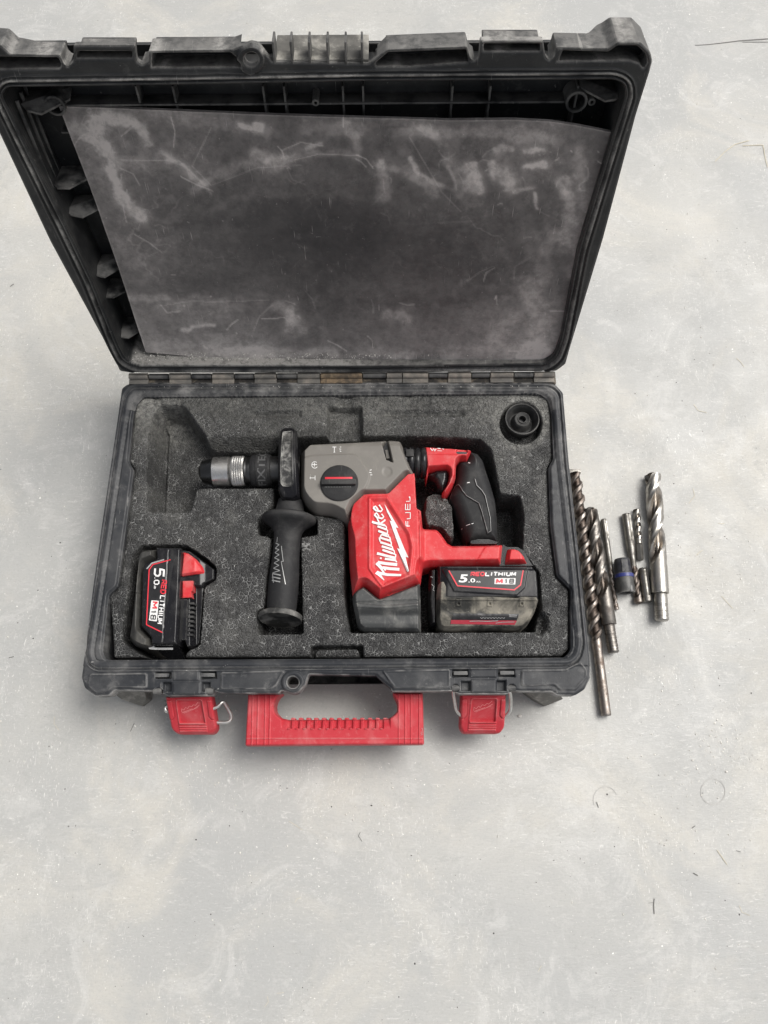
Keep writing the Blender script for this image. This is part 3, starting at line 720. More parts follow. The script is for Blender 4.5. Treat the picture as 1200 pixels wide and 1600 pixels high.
for pts, a in (([(330,200),(300,260),(330,290),(400,262),(470,258)], .22), ([(460,250),(500,240),(560,243)], .3), ([(440,235),(470,222),(505,228)], .3), ([(250,478),(300,470),(330,472),(420,468)], .2), ([(560,335),(640,350),(740,345)], .12), ([(190,250),(280,252),(320,290)], .25), ([(640,215),(690,300),(720,330)], .2)):
    scr.append((sd_line(pts), a))
def dust_sheet(P, Q, d):
    wx = P+14*vnoise(P, Q, 28, 21); wy = Q+14*vnoise(P, Q, 28, 22)
    o = .10+.07*ss(-.2, .3, vnoise(P, Q, 120, 30, 2))+.05*ss(.03, .2, vnoise(P, Q, 14, 39, 4))
    fn = vnoise(P, Q, 11, 23, 4)
    for f, w, a in smf:
        g = np.exp(-(f(wx, wy)/w)**2*1.1); o += a*(.75*g*(.8+1.1*fn)+.55*ss(.40, .95, g+.8*fn))
    for f, a in scr: o += a*(1-ss(.5, 1.5, f(P, Q)))
    o += .11*ss(-.15, .3, vnoise(P+.3*Q, Q*2.2, 90, 31, 4))+.08*ss(-.05, .3, vnoise(P*1.5-Q*.4, Q*.8, 50, 38, 3))
    o += .32*ss(.10, .2, vnoise(P, Q*1.6, 34, 32, 4))*ss(0, 60, 260-np.hypot((P-520), (Q-380)*1.5)+60)*0
    cl = np.exp(-(((P-520)/270)**2+((Q-370)/95)**2))        # the middle has been wiped clean
    o += .10*ss(.06, .2, vnoise(P+.4*Q, Q*2.0, 30, 33, 4))*ss(-.1, .2, vnoise(P, Q, 90, 34))+.25*np.exp(-((vnoise(P+Q*.5, Q*1.2-P*.3, 60, 36, 4))/.012)**2)*ss(0, .25, vnoise(P, Q, 50, 37))
    o += .15*ss(450, 560, Q)+.10*ss(330, 120, P)
    o = o*(1-np.minimum(1, 1.05*cl))
    o = o+.05+.18*(1-ss(.5, 2.5, d))
    return np.clip(o, 0, 1)
def h_sh(P, Q, d): return wsh(P, Q)+.0020*vnoise(P, Q, 130, 41, 2)+.0010*vnoise(P, Q, 35, 42)+.0004*vnoise(P, Q, 9, 43)
sheet, _, _ = relief('liner_sheet', shp, h_sh, M['sheet'], None, res=1.7, mapf=lid_map(wsh), base=lambda P, Q: wsh(P, Q)-.0032, dust=dust_sheet)
tag(recenter(sheet), 'dark grey scuffed liner sheet with chalky smears standing loose inside the open lid', 'liner sheet')

# ---- foam insert
fo = fillet([(209,650),(213,631),(224,620),(236,619),(240,622),(246,622),(250,619),(630,614),(636,619),(643,619),(648,613),(694,613),(700,617),(706,617),(712,613),(828,612),(833,616),(838,616),(842,613),(856,622),(861,645),(864,716),(856,728),(859,820),(868,900),(889,921),(889,1014),(878,1025),(177,1027),(177,1008),(171,930),(186,917),(198.5,820),(210.5,733),(202,721)], 3, 3)
PK = []   # (sdf, depth m, wall px)
def pocket(poly, depth, wall=3., r=4): PK.append((sd_poly(fillet(poly, r, 3)), depth, wall))
pocket([(243,650),(248,634),(287,634),(329,693),(400,695),(445,694),(462,694),(462,762),(313,762),(306,764),(297,800),(231,799)], .036, 9, 6)      # old bit pocket and chuck channel
pocket([(232,700),(238,652),(248,642),(260,655),(252,796),(230,796)], .041, 12, 5)
pocket([(312,683),(438,683),(438,757),(312,757)], .018, 16, 4)
pocket([(428,690),(470,690),(476,790),(482,800),(496,813),(496,835),(470,839),(472,950),(474,990),(403,991),(401,955),(413,950),(424,839),(404,836),(402,812),(428,790)], .045, 4, 5)
pocket([(455,684),(625,681),(700,684),(750,686),(768,704),(781,772),(812,775),(818,800),(816,862),(842,895),(846,950),(840,987),(547,988),(538,930),(538,812),(486,803),(455,770)], .050, 5, 5)
pocket([(393,642),(471,641),(471,652),(393,653)], .004, 5, 2); pocket([(600,641),(726,641),(726,651),(600,651)], .004, 5, 2)
pocket([(511,636),(566,636),(567,700),(511,700)], .012, 5, 3)
pocket([(208,867),(222,852),(290,852),(322,872),(338,887),(337,906),(319,916),(312,1008),(292,1018),(288,1030),(230,1030),(205,1012),(190,1000)], .045, 4, 4)
pocket([(485,1009),(568,1008),(568,1040),(485,1040)], .018, 3, 5)
pocket([(838,952),(856,962),(856,984),(848,993),(836,988)], .012, 5, 4)
cap_c = (814, 661)
isl = sd_poly(fillet([(665,772),(680,767),(696,770),(709,790),(712,835),(703,842),(690,824),(666,821),(662,800)], 5, 3))
tab = sd_poly(fillet([(492,1013),(561,1012),(566,1045),(487,1045)], 8, 4))
def h_foam(P, Q, d):
    n1 = vnoise(P, Q, 14, 50); n2 = vnoise(P, Q, 5, 51)
    dep = np.zeros_like(P)
    wob = 1.4*vnoise(P, Q, 9, 53)
    for f, dp, wl in PK: dep = np.maximum(dep, dp*ss(-.3*wl, wl, f(P, Q)+wob))
    r = np.hypot(P-cap_c[0], (Q-cap_c[1])); dep = np.maximum(dep, .022*ss(34, 31, r))
    s = isl(P, Q)+wob*2; dep = dep*(1-ss(-3, 3, s))+(.004+.010*np.abs(vnoise(P, Q, 8, 55))*ss(795, 772, Q))*ss(-3, 3, s)
    s = tab(P, Q); dep = dep*(1-ss(-1.5, 2.5, s))+.004*ss(-1.5, 2.5, s)*(dep > .0)
    z = .0785-dep
    z -= .0030*(1-rp(d, 7))                                           # rounded outer edge
    z -= .0035*ss(-8, 8, 12-np.abs(P-539))*(Q < 640)                  # centre channel at the back
    crack = sd_poly([(838,952),(858,962),(858,986),(848,995),(834,988)])(P, Q)
    z += .010*vnoise(P, Q, 6, 57)*ss(-6, 2, crack)
    z += .0009*n1+.0006*n2
    return z
def dust_foam(P, Q, d):
    o = .04+.36*ss(705, 610, Q)+.55*np.exp(-(((P-225)/22)**2+((Q-632)/20)**2))+.20*ss(320, 200, P)*ss(760, 640, Q)
    o += .25*np.exp(-(((P-270)/30)**2+((Q-672)/12)**2))+.18*ss(0, .25, vnoise(P, Q, 45, 61))
    o += .35*np.exp(-((np.hypot(P-cap_c[0], Q-cap_c[1])-38)/7)**2)
    o += .22*np.exp(-((Q-690)/8)**2)*(P > 320)*(P < 520)
    o += .2*np.exp(-(((P-520)/60)**2+((Q-640)/14)**2))
    o -= .15*ss(800, 1000, Q)
    return np.clip(o, 0, 1)
foam, H_foam, _ = relief('foam_insert', fo, h_foam, M['foam'], None, res=1.15, zref=.078, base=.006, dust=dust_foam)
tag(recenter(foam), 'dark bead foam insert with cut out pockets filling the base of the case', 'foam insert')

# ---- handle of the case
hp = fillet([(387,1083),(382.5,1166),(663,1164),(661,1082),(613.6,1082),(614,1086),(621,1099),(621,1112),(610,1121.5),(600,1123),(450,1124),(438,1121.5),(429,1112),(428.5,1100),(434,1089),(441,1083)], [1,3,3,1,1,3,5,6,5,1,1,5,6,5,3,1], 4)
f_h = sd_poly(hp)
slots = [(452+12.0*k) for k in range(13)]
def h_han(P, Q, d):
    z = .056+.006*rp(d, 3.5)
    z += .0013*ss(1148, 1150, Q)*0
    for x in (395.5, 404, 415.5, 428.5 if False else 423): z += .0010*(1-ss(.3, 1.0, np.abs(P-x-(Q-1083)*-.02)))*(P < 426)
    for x in (623, 633, 642, 655): z += .0010*(1-ss(.3, 1.0, np.abs(P-x)))*(Q > 1084)
    z += .0009*(1-ss(.3, 1.0, np.abs(Q-1154)))
    inn = ss(1121, 1140, Q)
    z -= .004*(1-inn)*(P > 440)*(P < 610)
    for x in slots: z -= .0028*(1-ss(2.6, 3.8, np.abs(P-x)))*(Q < 1138)*(Q > 1120)
    for x in slots: z += .0012*(1-ss(1.8, 2.8, np.abs(P-x)))*(1-ss(1.0, 1.8, np.abs(Q-1138.8)))
    return z
def d_han(P, Q, d): return .35*(1-ss(.4, 1.6, np.abs(Q-1154)))+.25*(1-ss(.5, 2, d))
M['redfade2'] = dusty('faded red handle plastic', (.47,.030,.042), dcol=(.58,.28,.27), amt=.28, fine=.9, sc=35, rough=.5, edge=.5, speck=.25, bmp=.1, attr=True)
han, H_han, mh = relief('carry_handle', hp, h_han, M['redfade2'], case, res=.9, zref=.06, base=.038, dust=d_han)
for x in slots:
    a, b = W(x+6, 1124, .052); boxes('grip_ridge', [(a-.0022, a+.0022, b-.003, b+.0016, .040, .0535)], M['redfade2'], han, bev=.0012)
print_mesh('handle_lettering', [ribbons([([(658,1138),(660,1138),(660,1142)],.6),([(657,1144),(661,1144)],.6),([(657,1146),(661,1147),(657,1149)],.5)], H_han, mh)], M['paleedge'], han)
# hinge lugs of the handle in the flange
# ---- latches
def latch(poly, cx, cy, hh, wires, label):
    f = sd_poly(fillet(poly, [1.5,1.5,7,7,7,7,1.5][:len(poly)], 4))
    x0 = min(p[0] for p in poly); x1 = max(p[0] for p in poly); y0 = min(p[1] for p in poly); y1 = max(p[1] for p in poly)
    pan = sd_poly(fillet([(cx-19,y0+8),(cx+19,y0+8),(cx+20,y0+42),(cx-20,y0+42)], 2, 2))
    clipL = sd_poly([(x0-2,y0+8),(x0+10,y0+8),(x0+10,y0+32),(x0+6,y0+37),(x0-2,y0+37)]); clipR = sd_poly([(x1+2,y0+8),(x1-10,y0+8),(x1-10,y0+32),(x1-6,y0+37),(x1+2,y0+37)])
    def h(P, Q, d):
        z = .064-.0004*(Q-y0)+.0045*rp(d, 4)-.0
        z -= .0018*ss(-.5, 1, pan(P, Q)); z += .0012*(1-ss(.6, 1.6, np.abs(pan(P, Q)+1)))
        for c in (clipL, clipR): z += .0012*ss(-.5, .8, c(P, Q))-.0012*(1-ss(.3, 1, np.abs(c(P, Q))))
        for k in range(4): z += .0014*(1-ss(.7, 1.7, np.abs(Q-(y0+44+3.6*k))))*(np.abs(P-cx) < 22)
        return z
    o, H, mp = relief('latch', fillet(poly, [1.5,1.5,7,7,7,7,1.5][:len(poly)], 4), h, M['redfade'], case, res=.8, zref=.062, base=lambda P, Q: .052-.0004*(Q-y0))
    o['label'] = label
    st = [([(cx-15,y0+25),(cx-15,y0+20),(cx-11,y0+22),(cx-8,y0+18),(cx-5,y0+20),(cx-2,y0+16),(cx+2,y0+17),(cx+5,y0+14),(cx+8,y0+15),(cx+13,y0+10)], .8), ([(cx-14,y0+26),(cx+3,y0+20),(cx+2,y0+22),(cx+14,y0+15)], .9), ([(cx-12,y0+27),(cx+12,y0+18)], .5)]
    print_mesh('embossed_logo', [ribbons(st, H, mp, .0003)], plain('pale worn red', (.68,.22,.22), .5), o)
    for w in wires:
        wire('wire_bail', [(*[float(c) for c in W(p, q, z)], z) for p, q, z in w], .0017, M['wire'], o)
    xa, ya = W(cx-30, y0-1, .064); xb, _ = W(cx+30, y0-1, .064)
    lathe('latch_axle', (xa, float(ya), .064), (xb, float(ya), .064), [(0,.0035),(float(xb-xa),.0035)], M['black'], o, 16)
latch([(260,1089),(332,1087),(334,1137),(326,1146.5),(269,1146.5),(261,1138)], 297, 0, 0,
      [[(333,1107,.058),(341,1104,.058),(349,1094,.058),(356,1106,.05),(363,1121,.045),(357,1129,.045),(345,1129,.045),(333,1129,.045)], [(262,1103,.055),(258,1105,.055),(259,1111,.055),(263,1112,.055)]],
      'red latch hanging open with its wire bail swung out to the right')
latch([(720,1085),(790,1085),(792,1136),(785,1145.5),(727,1145.5),(720.5,1136)], 756, 0, 0,
      [[(709,1073,.078),(708,1082,.074),(711,1100,.062),(713,1111,.056),(722,1119,.052)], [(794,1075,.078),(798,1085,.072),(798,1104,.060),(797,1112,.056),(789,1119,.052)]],
      'red latch hanging open with its wire bail hooked up to the rim')

# ================================================================== rubber dust cap in the foam
cx_, cy_ = W(814, 660, .066)
dc = empty('dust_cap', (float(cx_), float(cy_), .0575), 'round black rubber dust cap sunk in the top right corner of the foam', 'dust cap')
z0 = .0575
lathe('cup', (cx_, cy_, z0), (cx_, cy_, z0+.02), [(0,.0150),(.010,.0178),(.0165,.0188),(.0180,.0184),(.0180,.0174),(.0165,.0168),(.0150,.0162),(.0070,.0140),(.0050,.0128)], M['cap'], dc, 56)
lathe('nozzle', (cx_+.0005, cy_+.001, z0+.004), (cx_+.0005, cy_+.001, z0+.02), [(0,.0118),(.0060,.0094),(.0105,.0086),(.0112,.0080),(.0106,.0072),(.0100,.0050),(.0112,.0046),(.0112,.0040),(.0040,.0036)], M['cap'], dc, 48)
lathe('bore', (cx_+.0005, cy_+.001, z0+.003), (cx_+.0005, cy_+.001, z0+.0085), [(0,.0037),(.0055,.0037)], M['labelblack'], dc, 24)

# ================================================================== rotary hammer
tx, ty = W(585, 830, .05)
ham = empty('rotary_hammer', (float(tx), float(ty), .030), 'red and grey cordless rotary hammer lying on its side in the foam pockets', 'rotary hammer')
ZH = .090
fmh = flat_map(ZH)
# grey gearbox housing
gb = fillet([(469,707),(482.7,692.5),(611,685.5),(626,687),(632,700),(649.5,744),(648,748),(635,749),(606,778.5),(569,779),(554,793),(545,812),(540,812),(518,800.5),(490.4,799),(478,788),(468.5,772)], [4,5,2,3,2,1,1,1,1,2,3,1,3,8,10,8,8], 4)
sel_pad = sd_poly(fillet([(474,724),(484,719),(552,716),(560,720),(579,748),(575,762),(548,803),(534,812),(505,806),(470,790),(462,760)], 6, 3))
vent = sd_poly([(597,699),(604.5,686.5),(613.5,728),(604,724)])
def h_gb(P, Q, d):
    z = .082+.019*np.minimum(1, d/9.)**.75
    z -= .0030*ss(704, 694, Q-.0*(P))*ss(0, 1, d/9)
    z += .0016*ss(-1.5, 1.5, sel_pad(P, Q))
    z -= .0120*ss(-.8, .6, vent(P, Q))
    a = np.hypot(P-605, Q-743); z -= .0006*ss(9, 5, a)
    return z
gbo, H_gb, _ = relief('gearbox_housing', gb, h_gb, M['grey'], ham, res=.9, zref=ZH, base=.050)
vx, vy = W(605, 708, .092)
relief('vent_slot_dark', [(598,700),(604.5,690),(612,726),(604.5,722)], lambda P, Q, d: .0915+0*P, M['labelblack'], gbo, res=1., zref=.0915, base=.090)  # black patch near the slot's bottom, painting its inside dark
relief('vent_fin', [(602,703),(606,703),(609,716),(604,716)], lambda P, Q, d: .0945+0*P, M['grey'], gbo, res=1., zref=.0945, base=.090)
sx, sy = [float(c) for c in W(530, 754, .1045)]
knob = lathe('mode_selector', (sx, sy, .098), (sx, sy, .11), [(0,.0194),(.0058,.0194),(.0068,.0186),(.0070,.0178),(.0070,.0004)], M['rubber'], ham, 64)
boxes('selector_bar', [(sx-.0178, sx+.0172, sy-.0035, sy+.0023, .1045, .1100)], M['rubber'], knob, bev=.0012)
boxes('selector_marker', [(sx-.0145, sx+.0135, sy+.0030, sy+.0056, .1045, .1062)], M['redprint'], knob, bev=.0006)
boxes('selector_marks', [(sx-.0145+i*.0016, sx-.0138+i*.0016, sy-.0052, sy-.0047, .1045, .10525) for i in range(17)], M['silverline'], knob)
# white symbols
Hs = lambda p, q: H_gb(p, q)
T_ = lambda x, y, s=1: [([(x-3*s,y-4*s),(x+3*s,y-4*s)],1.1),([(x,y-4*s),(x,y+4*s)],1.1),([(x-1.2*s,y+4*s),(x+1.2*s,y+4*s)],.9)]
st = T_(523.5,709)+[([(532,705),(534,705)],1.2),([(531,708),(534,708.5)],1.),([(532,711),(534,712)],1.2)]
st += [([(487,757),(487,748)],.1)]+[([(486.5,753.5),(494,753.5)],1.0),([(494,750),(494,757)],1.0),([(486.5,752),(486.5,755)],1.)]
aa = np.linspace(.6, 5.4, 14); st += [([(493.5+4.6*math.cos(t), 733.5+5*math.sin(t)) for t in aa], 1.0), ([(489,733),(497,733)],1.2), ([(493,730),(493,736)],1.)]
st += [([(578,741),(581,740)],1.2),([(577,744),(581,745)],1.1),([(579,748),(582,748)],1.1)]
for sl in (st[0:6], st[6:10], st[10:13], st[13:]): print_mesh('mode_symbol', [ribbons(sl, Hs, fmh)], M['white'], gbo)
# red motor housing
rd = fillet([(542.5,812),(551.5,790),(568,775.8),(605.5,775),(635.5,745),(649,743.5),(652,799),(659.5,802),(661,822.4),(683.5,823.6),(690,830),(700,845),(707.5,849.4),(787,847.5),(787.5,853),(784.5,880.5),(670,882),(661,885),(658,910),(592,937),(568,917),(550,928.6),(545,880)], 2.5, 3)
badge = sd_poly(fillet([(577,784),(605,783),(611,793),(640,838),(645,860),(640,905),(598,922),(588,909),(577,893)], 2, 2))
fuelp = sd_poly(fillet([(655,800),(660,804),(661,884),(655,905)], 2, 2))
duct = sd_poly(fillet([(758,855),(785,852),(782,879),(744,879)], 2, 2))
slit = sd_line([(607,928),(650,912)])
def h_rd(P, Q, d):
    bod = ss(664, 655, P)
    z = .0790+(.0235*np.minimum(1, d/(12.-9.5*ss(850, 800, Q)*ss(543, 552, P)))**.7)*bod+(1-bod)*(.0120*np.minimum(1, d/7.)**.7)
    xs = ss(542, 580, P); z += -.004*(1-xs)*bod
    s = badge(P, Q); z += .0014*ss(-2.5, 0, s)-.0026*ss(1., 7., s)
    z += .0006*ss(-.7, .7, duct(P, Q))
    z -= .0035*(1-ss(.3, 1.3, slit(P, Q)))
    z -= .0014*(1-ss(.4, 1.4, np.abs(P-654+(Q-850)*-.02)))*(Q > 805)*(Q < 900)
    return z
rdo, H_rd, _ = relief('motor_housing', rd, h_rd, M['red'], ham, res=.9, zref=ZH, base=.048)
C = lambda pts: [(530+x/8, 770+y/8) for x, y in pts]
bolt = ('poly', C([(567,185),(690,398),(738,482),(704,475),(800,712),(862,850),(824,838),(866,1026),(846,1028),(722,732),(754,742),(630,392),(658,400),(600,290)]))
lt = []
def ls(pts, w): lt.append((C(pts), tuple(x/6.4 for x in w) if isinstance(w, tuple) else w/6.2))
ls([(467,1028),(505,1060),(562,1126)], (44,8)); ls([(478,1032),(600,1058),(772,1064)], (28,22)); ls([(468,915),(520,975),(575,1055)], (30,12)); ls([(545,970),(640,985),(750,992)], 27)
ls([(468,912),(545,985)], 26); ls([(485,905),(590,922),(722,934)], 28); ls([(545,958),(580,1008)], 14)
ls([(570,862),(700,880)], 22); ls([(510,853),(532,859)], 17); ls([(700,880),(718,905)], 12)
ls([(474,795),(600,828),(690,850)], 24); ls([(690,850),(706,872)], 12)
ls([(540,752),(665,795)], 21); ls([(665,795),(706,812),(700,850)], 12); ls([(532,708),(668,750)], 21); ls([(668,750),(685,765),(690,800)], 12); ls([(515,658),(648,702)], 21); ls([(648,702),(662,715),(670,750)], 12)
ls([(505,598),(560,618),(640,642)], 20); ls([(640,642),(650,665),(650,700)], 12); ls([(512,650),(502,600)], 14); ls([(530,562),(605,588)], 19); ls([(530,562),(512,598)], 12); ls([(605,588),(632,600),(640,640)], 12)
ls([(490,520),(600,560)], 20); ls([(600,560),(618,570),(605,590)], 11); ls([(480,462),(590,503)], 20); ls([(590,503),(604,515),(600,560)], 11)
ls([(412,410),(490,430),(572,452)], 22); ls([(572,452),(590,470),(590,500)], 11); ls([(505,430),(475,362)], 14); ls([(515,430),(565,395),(575,380)], 15)
ls([(442,318),(470,352),(540,368)], 18); ls([(540,368),(556,345),(530,310)], 13); ls([(442,318),(470,298),(500,345)], 14)
ls([(428,235),(460,268),(525,282)], 18); ls([(525,282),(540,255),(500,200)], 13); ls([(428,235),(455,215),(490,262)], 14)
print_mesh('script_logo', [ribbons([bolt], lambda p, q: H_rd(p, q), fmh, .0009), ribbons(lt, H_rd, fmh, .0006)], M['white'], rdo)
fs = []
for p, w in (([(832,466),(876,462)],11),([(832,470),(828,402)],10),([(853,464),(853,404)],9),([(842,374),(884,369),(884,296),(822,298)],10),([(824,264),(824,190)],10),([(852,262),(852,192)],9),([(880,262),(880,190)],10),([(824,262),(880,262)],9),([(832,160),(880,156),(880,104)],9),([(868,112),(880,100)],14)):
    fs.append((C(p), w/8))
print_mesh('side_lettering', [ribbons(fs, H_rd, fmh, .0006)], M['white'], rdo)
# dark grey lower end of the motor housing
ft = fillet([(550,928.6),(556,921),(568,914),(592,934),(657,909),(659.5,986),(567,985),(558,976),(551,942)], 3, 3)
led = sd_poly([(556,944),(600,948),(657,944),(657,948),(600,953),(557,950)])
def h_ft(P, Q, d):
    z = .0800+.0150*np.minimum(1, d/6.)**.6
    z -= .0075*ss(950, 962, Q)+.006*ss(972, 990, Q); z += .0012*ss(-.5, 1, led(P, Q)); z -= .0010*(1-ss(.4, 1.4, np.abs(Q-941+(P-600)*.03)))
    return z
relief('motor_end_cap', ft, h_ft, M['foot'], ham, res=.9, zref=ZH, base=.048)
# bellows between gearbox and handle
bx = [float(v) for v in W(628, 722, .080)]; ex = [float(v) for v in W(666, 723, .080)]
bl = ex[0]-bx[0]; prof = []
for k in range(61):
    s = bl*k/60; ph = (s/bl*4.0) % 1; prof.append((s, .0150+.0018*math.sin(math.pi*ph)**.7))
lathe('bellows', (bx[0], bx[1], .078), (ex[0], ex[1], .078), prof, M['gloss'], ham, 48)
boxes('damper_rod', [(bx[0]+.004, bx[0]+.012, bx[1]+.0, bx[1]+.008, .086, .0965)], M['rubber'], ham, bev=.001)
# red head of the handle
hd = fillet([(661,697.6),(737.5,702.4),(730,717.4),(719.5,716.5),(713.5,722.5),(712.5,745),(707,758),(700,769),(694,774),(690.5,769),(698,757),(702,745),(701.5,736),(697,733),(670,734.5),(667,748.5),(665,735)], 2, 3)
def h_hd(P, Q, d):
    z = .078+.0145*np.minimum(1, d/4.)**.6; z -= .0016*ss(714, 712.5, Q)*ss(0, 3, d)
    z -= .003*ss(4.2, 3.0, np.hypot(np.maximum(np.abs(P-721)-5.5, 0), Q-708))
    return z
hdo, H_hd, _ = relief('handle_head', hd, h_hd, M['red'], ham, res=.8, zref=.086, base=.060)
fm86 = flat_map(.086)
relief('head_slot', fillet([(713,705.5),(730,706.5),(729,710.5),(713,710.5)], 2, 4), lambda P, Q, d: .0900+0*P, M['labelblack'], hdo, res=.8, zref=.09, base=.088)
st = [([(672,703),(675,707.5),(677,703.5),(679,708),(681,704)],1.1),([(683,703.5),(688,704)],1.2),([(683,707),(690,707.5)],.7),([(690,703.5),(693,705)],1.2)]
print_mesh('head_lettering', [ribbons(st, H_hd, fm86)], M['white'], hdo)
# trigger
tr = fillet([(668,742),(671,737),(680,734),(698,733),(702,738),(701,752),(697,763),(691,768),(684,762),(680,752)], 2.5, 3)
relief('trigger', tr, lambda P, Q, d: .074+.011*rp(d, 8)-.003*ss(10, 2, np.hypot(P-674, Q-741)), M['gloss'], ham, res=.8, zref=.082, base=.060)
# rubber grip
gp = fillet([(730,702),(737.5,702.4),(748,705.5),(757,717),(761,732),(768,752),(776,780),(779,812),(779,846),(730.5,846),(715,808),(702,775),(711,756),(714,745),(714,722.5),(720,717),(729.5,717.4)], 4, 3)
pan1 = [(702,782),(707,766),(712,757.5),(716,757.5),(722,770),(728,778),(747,789),(752,803),(761,835),(766,832),(765,812),(757,778),(752,770),(744,762),(741,752)]
ins = sd_poly([(712,758),(716,758),(728,778),(747,789),(762,836),(756,846),(732,846),(716,808),(703,782)])
def h_gp(P, Q, d):
    z = .064+.0200*rp(d, 20)**.9
    t = ss(-1, 1.5, ins(P, Q)); z += -.0006*t+.00035*t*np.sin((P+Q*.35)*2.2)*np.sin((Q-P*.35)*2.2)
    z += .0010*(1-ss(.4, 1.3, sdp1(P, Q)))
    return z
sdp1 = sd_line(pan1)
gpo, H_gp, _ = relief('grip', gp, h_gp, M['rubber'], ham, res=.8, zref=.078, base=.045)
fm80 = flat_map(.078)
print_mesh('grip_piping', [ribbons([(pan1, (.5, 1.0))], H_gp, fm80, .0003)], M['paleedge'], gpo)
gr = [([(722,824),(723,823.5)],1.2),([(728,822),(734,821)],.9),([(736,821),(739,820)],.9),([(729,757.5),(733,757)],1.3),([(731,724),(734,726)],1.4)]
for s_ in gr: print_mesh('paint_nick', [ribbons([s_], H_gp, fm80, .0004)], M['white'], gpo)
relief('grip_base', fillet([(735,845),(748,842.5),(766,843),(778,847),(776,849.5),(736,849.5)], 2, 3), lambda P, Q, d: .088+0*P, M['gloss'], ham, res=.9, zref=.088, base=.060)

# battery on the tool --------------------------------------------------
BX = 1/5.714
B = lambda pts: [(650+x*BX, 840+y*BX) for x, y in pts]
def frustum_strip(pts): return pts
blk = fillet(B([(190,232),(1045,238),(1090,300),(1103,470),(1103,560),(900,560),(190,560),(186,420)]), 2.5, 3)
fmb = flat_map(.094)
lab_c = B([(283,296),(955,298),(934,432),(872,484),(366,448)])
f_lab = sd_poly(lab_c)
def h_bk(P, Q, d):
    z = .084+.0130*np.minimum(1, d/5.)**.6; z -= .0015*ss(893, 889, Q)*ss(684, 700, P)
    z += .0012*ss(-2, -.5, sd_poly(B([(240,290),(985,290),(960,450),(890,515),(340,480)]))(P, Q))
    z -= .004*ss(700, 684, P); z -= .0008*(1-ss(.3, 1.1, np.abs(Q-891)))*(P > 700)*(P < 818)
    return z
bko, H_bk, _ = relief('battery_pack', blk, h_bk, M['gloss'], ham, res=.8, zref=.094, base=.040)
shell = fillet(B([(190,400),(215,372),(262,372),(300,440),(322,475),(890,517),(930,490),(978,418),(1078,428),(1098,470),(1104,560),(1080,650),(1025,755),(960,812),(250,816),(200,790),(182,700)]), 2.5, 3)
clip = [B([p])[0] for p in ((378,590),(655,590),(940,590))]
def h_sh2(P, Q, d):
    z = .0815+.0150*np.minimum(1, d/6.)**.6
    z -= .0050*ss(934, 957, Q)+.006*ss(960, 984, Q)
    z += .0016*ss(941, 938, Q)*ss(935, 938, Q); z += .0006*vnoise(P, Q, 12, 71)
    for x, y in clip: z += .0012*ss(4.5, 3.5, np.maximum(np.abs(P-x), np.abs(Q-y)*.8))-.002*ss(2.2, 1.2, np.hypot(P-x, Q-y-1))
    return z
sho, H_sh2, _ = relief('battery_shell', shell, h_sh2, M['dirt'], bko, res=.8, zref=.092, base=.040)
fm92 = flat_map(.092)
def flatpoly(name, pts, H, mapf, mat, parent, lift=.0003, res=1.2):
    """thin printed plate following a surface"""
    hf = lambda P, Q, d: H(P, Q)+lift
    return relief(name, pts, hf, mat, parent, res=res, mapf=mapf, base=0.0 if False else .03)[0]
def plate(name, pts, H, mapf, mat, parent, lift=.0003, res=1.2):
    hf = lambda P, Q, d: H(P, Q)+lift
    return relief(name, pts, hf, mat, parent, res=res, mapf=mapf, base=lambda P, Q: H(P, Q)-.0005)[0]
plate('label_panel', lab_c, H_bk, fmb, M['labelblack'], bko, .0002)
rl = B([(290,304),(366,440),(870,476),(926,432),(950,302)])
print_mesh('label_border', [ribbons([(rl, 1.9)], H_bk, fmb, .0007)], M['redprint'], bko)
HX = (0, 0)
def tb(x0, y0, w, h, sk=0): return (B([(x0, y0)])[0], (w*BX, sk*BX), (0, -h*BX))
print_mesh('label_lettering', [text_vf('5', tb(378,411,80,72), H_bk, fmb, .03, .12, .0008), text_vf('.0', tb(462,411,62,38), H_bk, fmb, .02, .0, .0008), text_vf('Ah', tb(530,412,40,16), H_bk, fmb, .01, 0, .0008),
    block_text('LITHIUM', tb(618,354,262,37), H_bk, fmb, 1.95, .15, .42)], M['white'], bko)
print_mesh('label_word', [block_text('RED', tb(488,354,116,37), H_bk, fmb, 1.95, .15, .40)], M['redprint'], bko)
plate('label_badge', fillet(B([(697,372),(883,372),(880,428),(694,424)]), .8, 3), H_bk, fmb, M['white'], bko, .0005, .8)
print_mesh('badge_letter', [block_text('M', tb(716,420,46,42), H_bk, fmb, 2.3, .1, .3, .001)], M['redprint'], bko)
print_mesh('badge_number', [block_text('18', tb(784,420,82,42), H_bk, fmb, 1.7, .1, .45, .001)], M['labelblack'], bko)
low = B([(338,675),(920,681),(905,730),(888,772),(310,766),(318,720)])
plate('rating_label', low, H_sh2, fm92, M['labelblack'], sho, .0003, .8)
plate('rating_stripe', B([(314,733),(903,738),(888,772),(310,766)]), H_sh2, fm92, plain('dirty red print', (.42,.03,.05), .5), sho, .0006, .8)
st = [(B([(575+28*k,714),(590+28*k,722),(598+28*k,712)]), .7) for k in range(8)]+[(B([(830,692),(900,694)]), .7),(B([(830,706),(900,708)]), .7),(B([(715,760),(770,752),(880,750)]), .9),(B([(480,744),(560,742),(640,745),(735,740)]), 1.0)]
print_mesh('rating_lettering', [ribbons(st, H_sh2, fm92, .0009)], M['silverline'], sho)
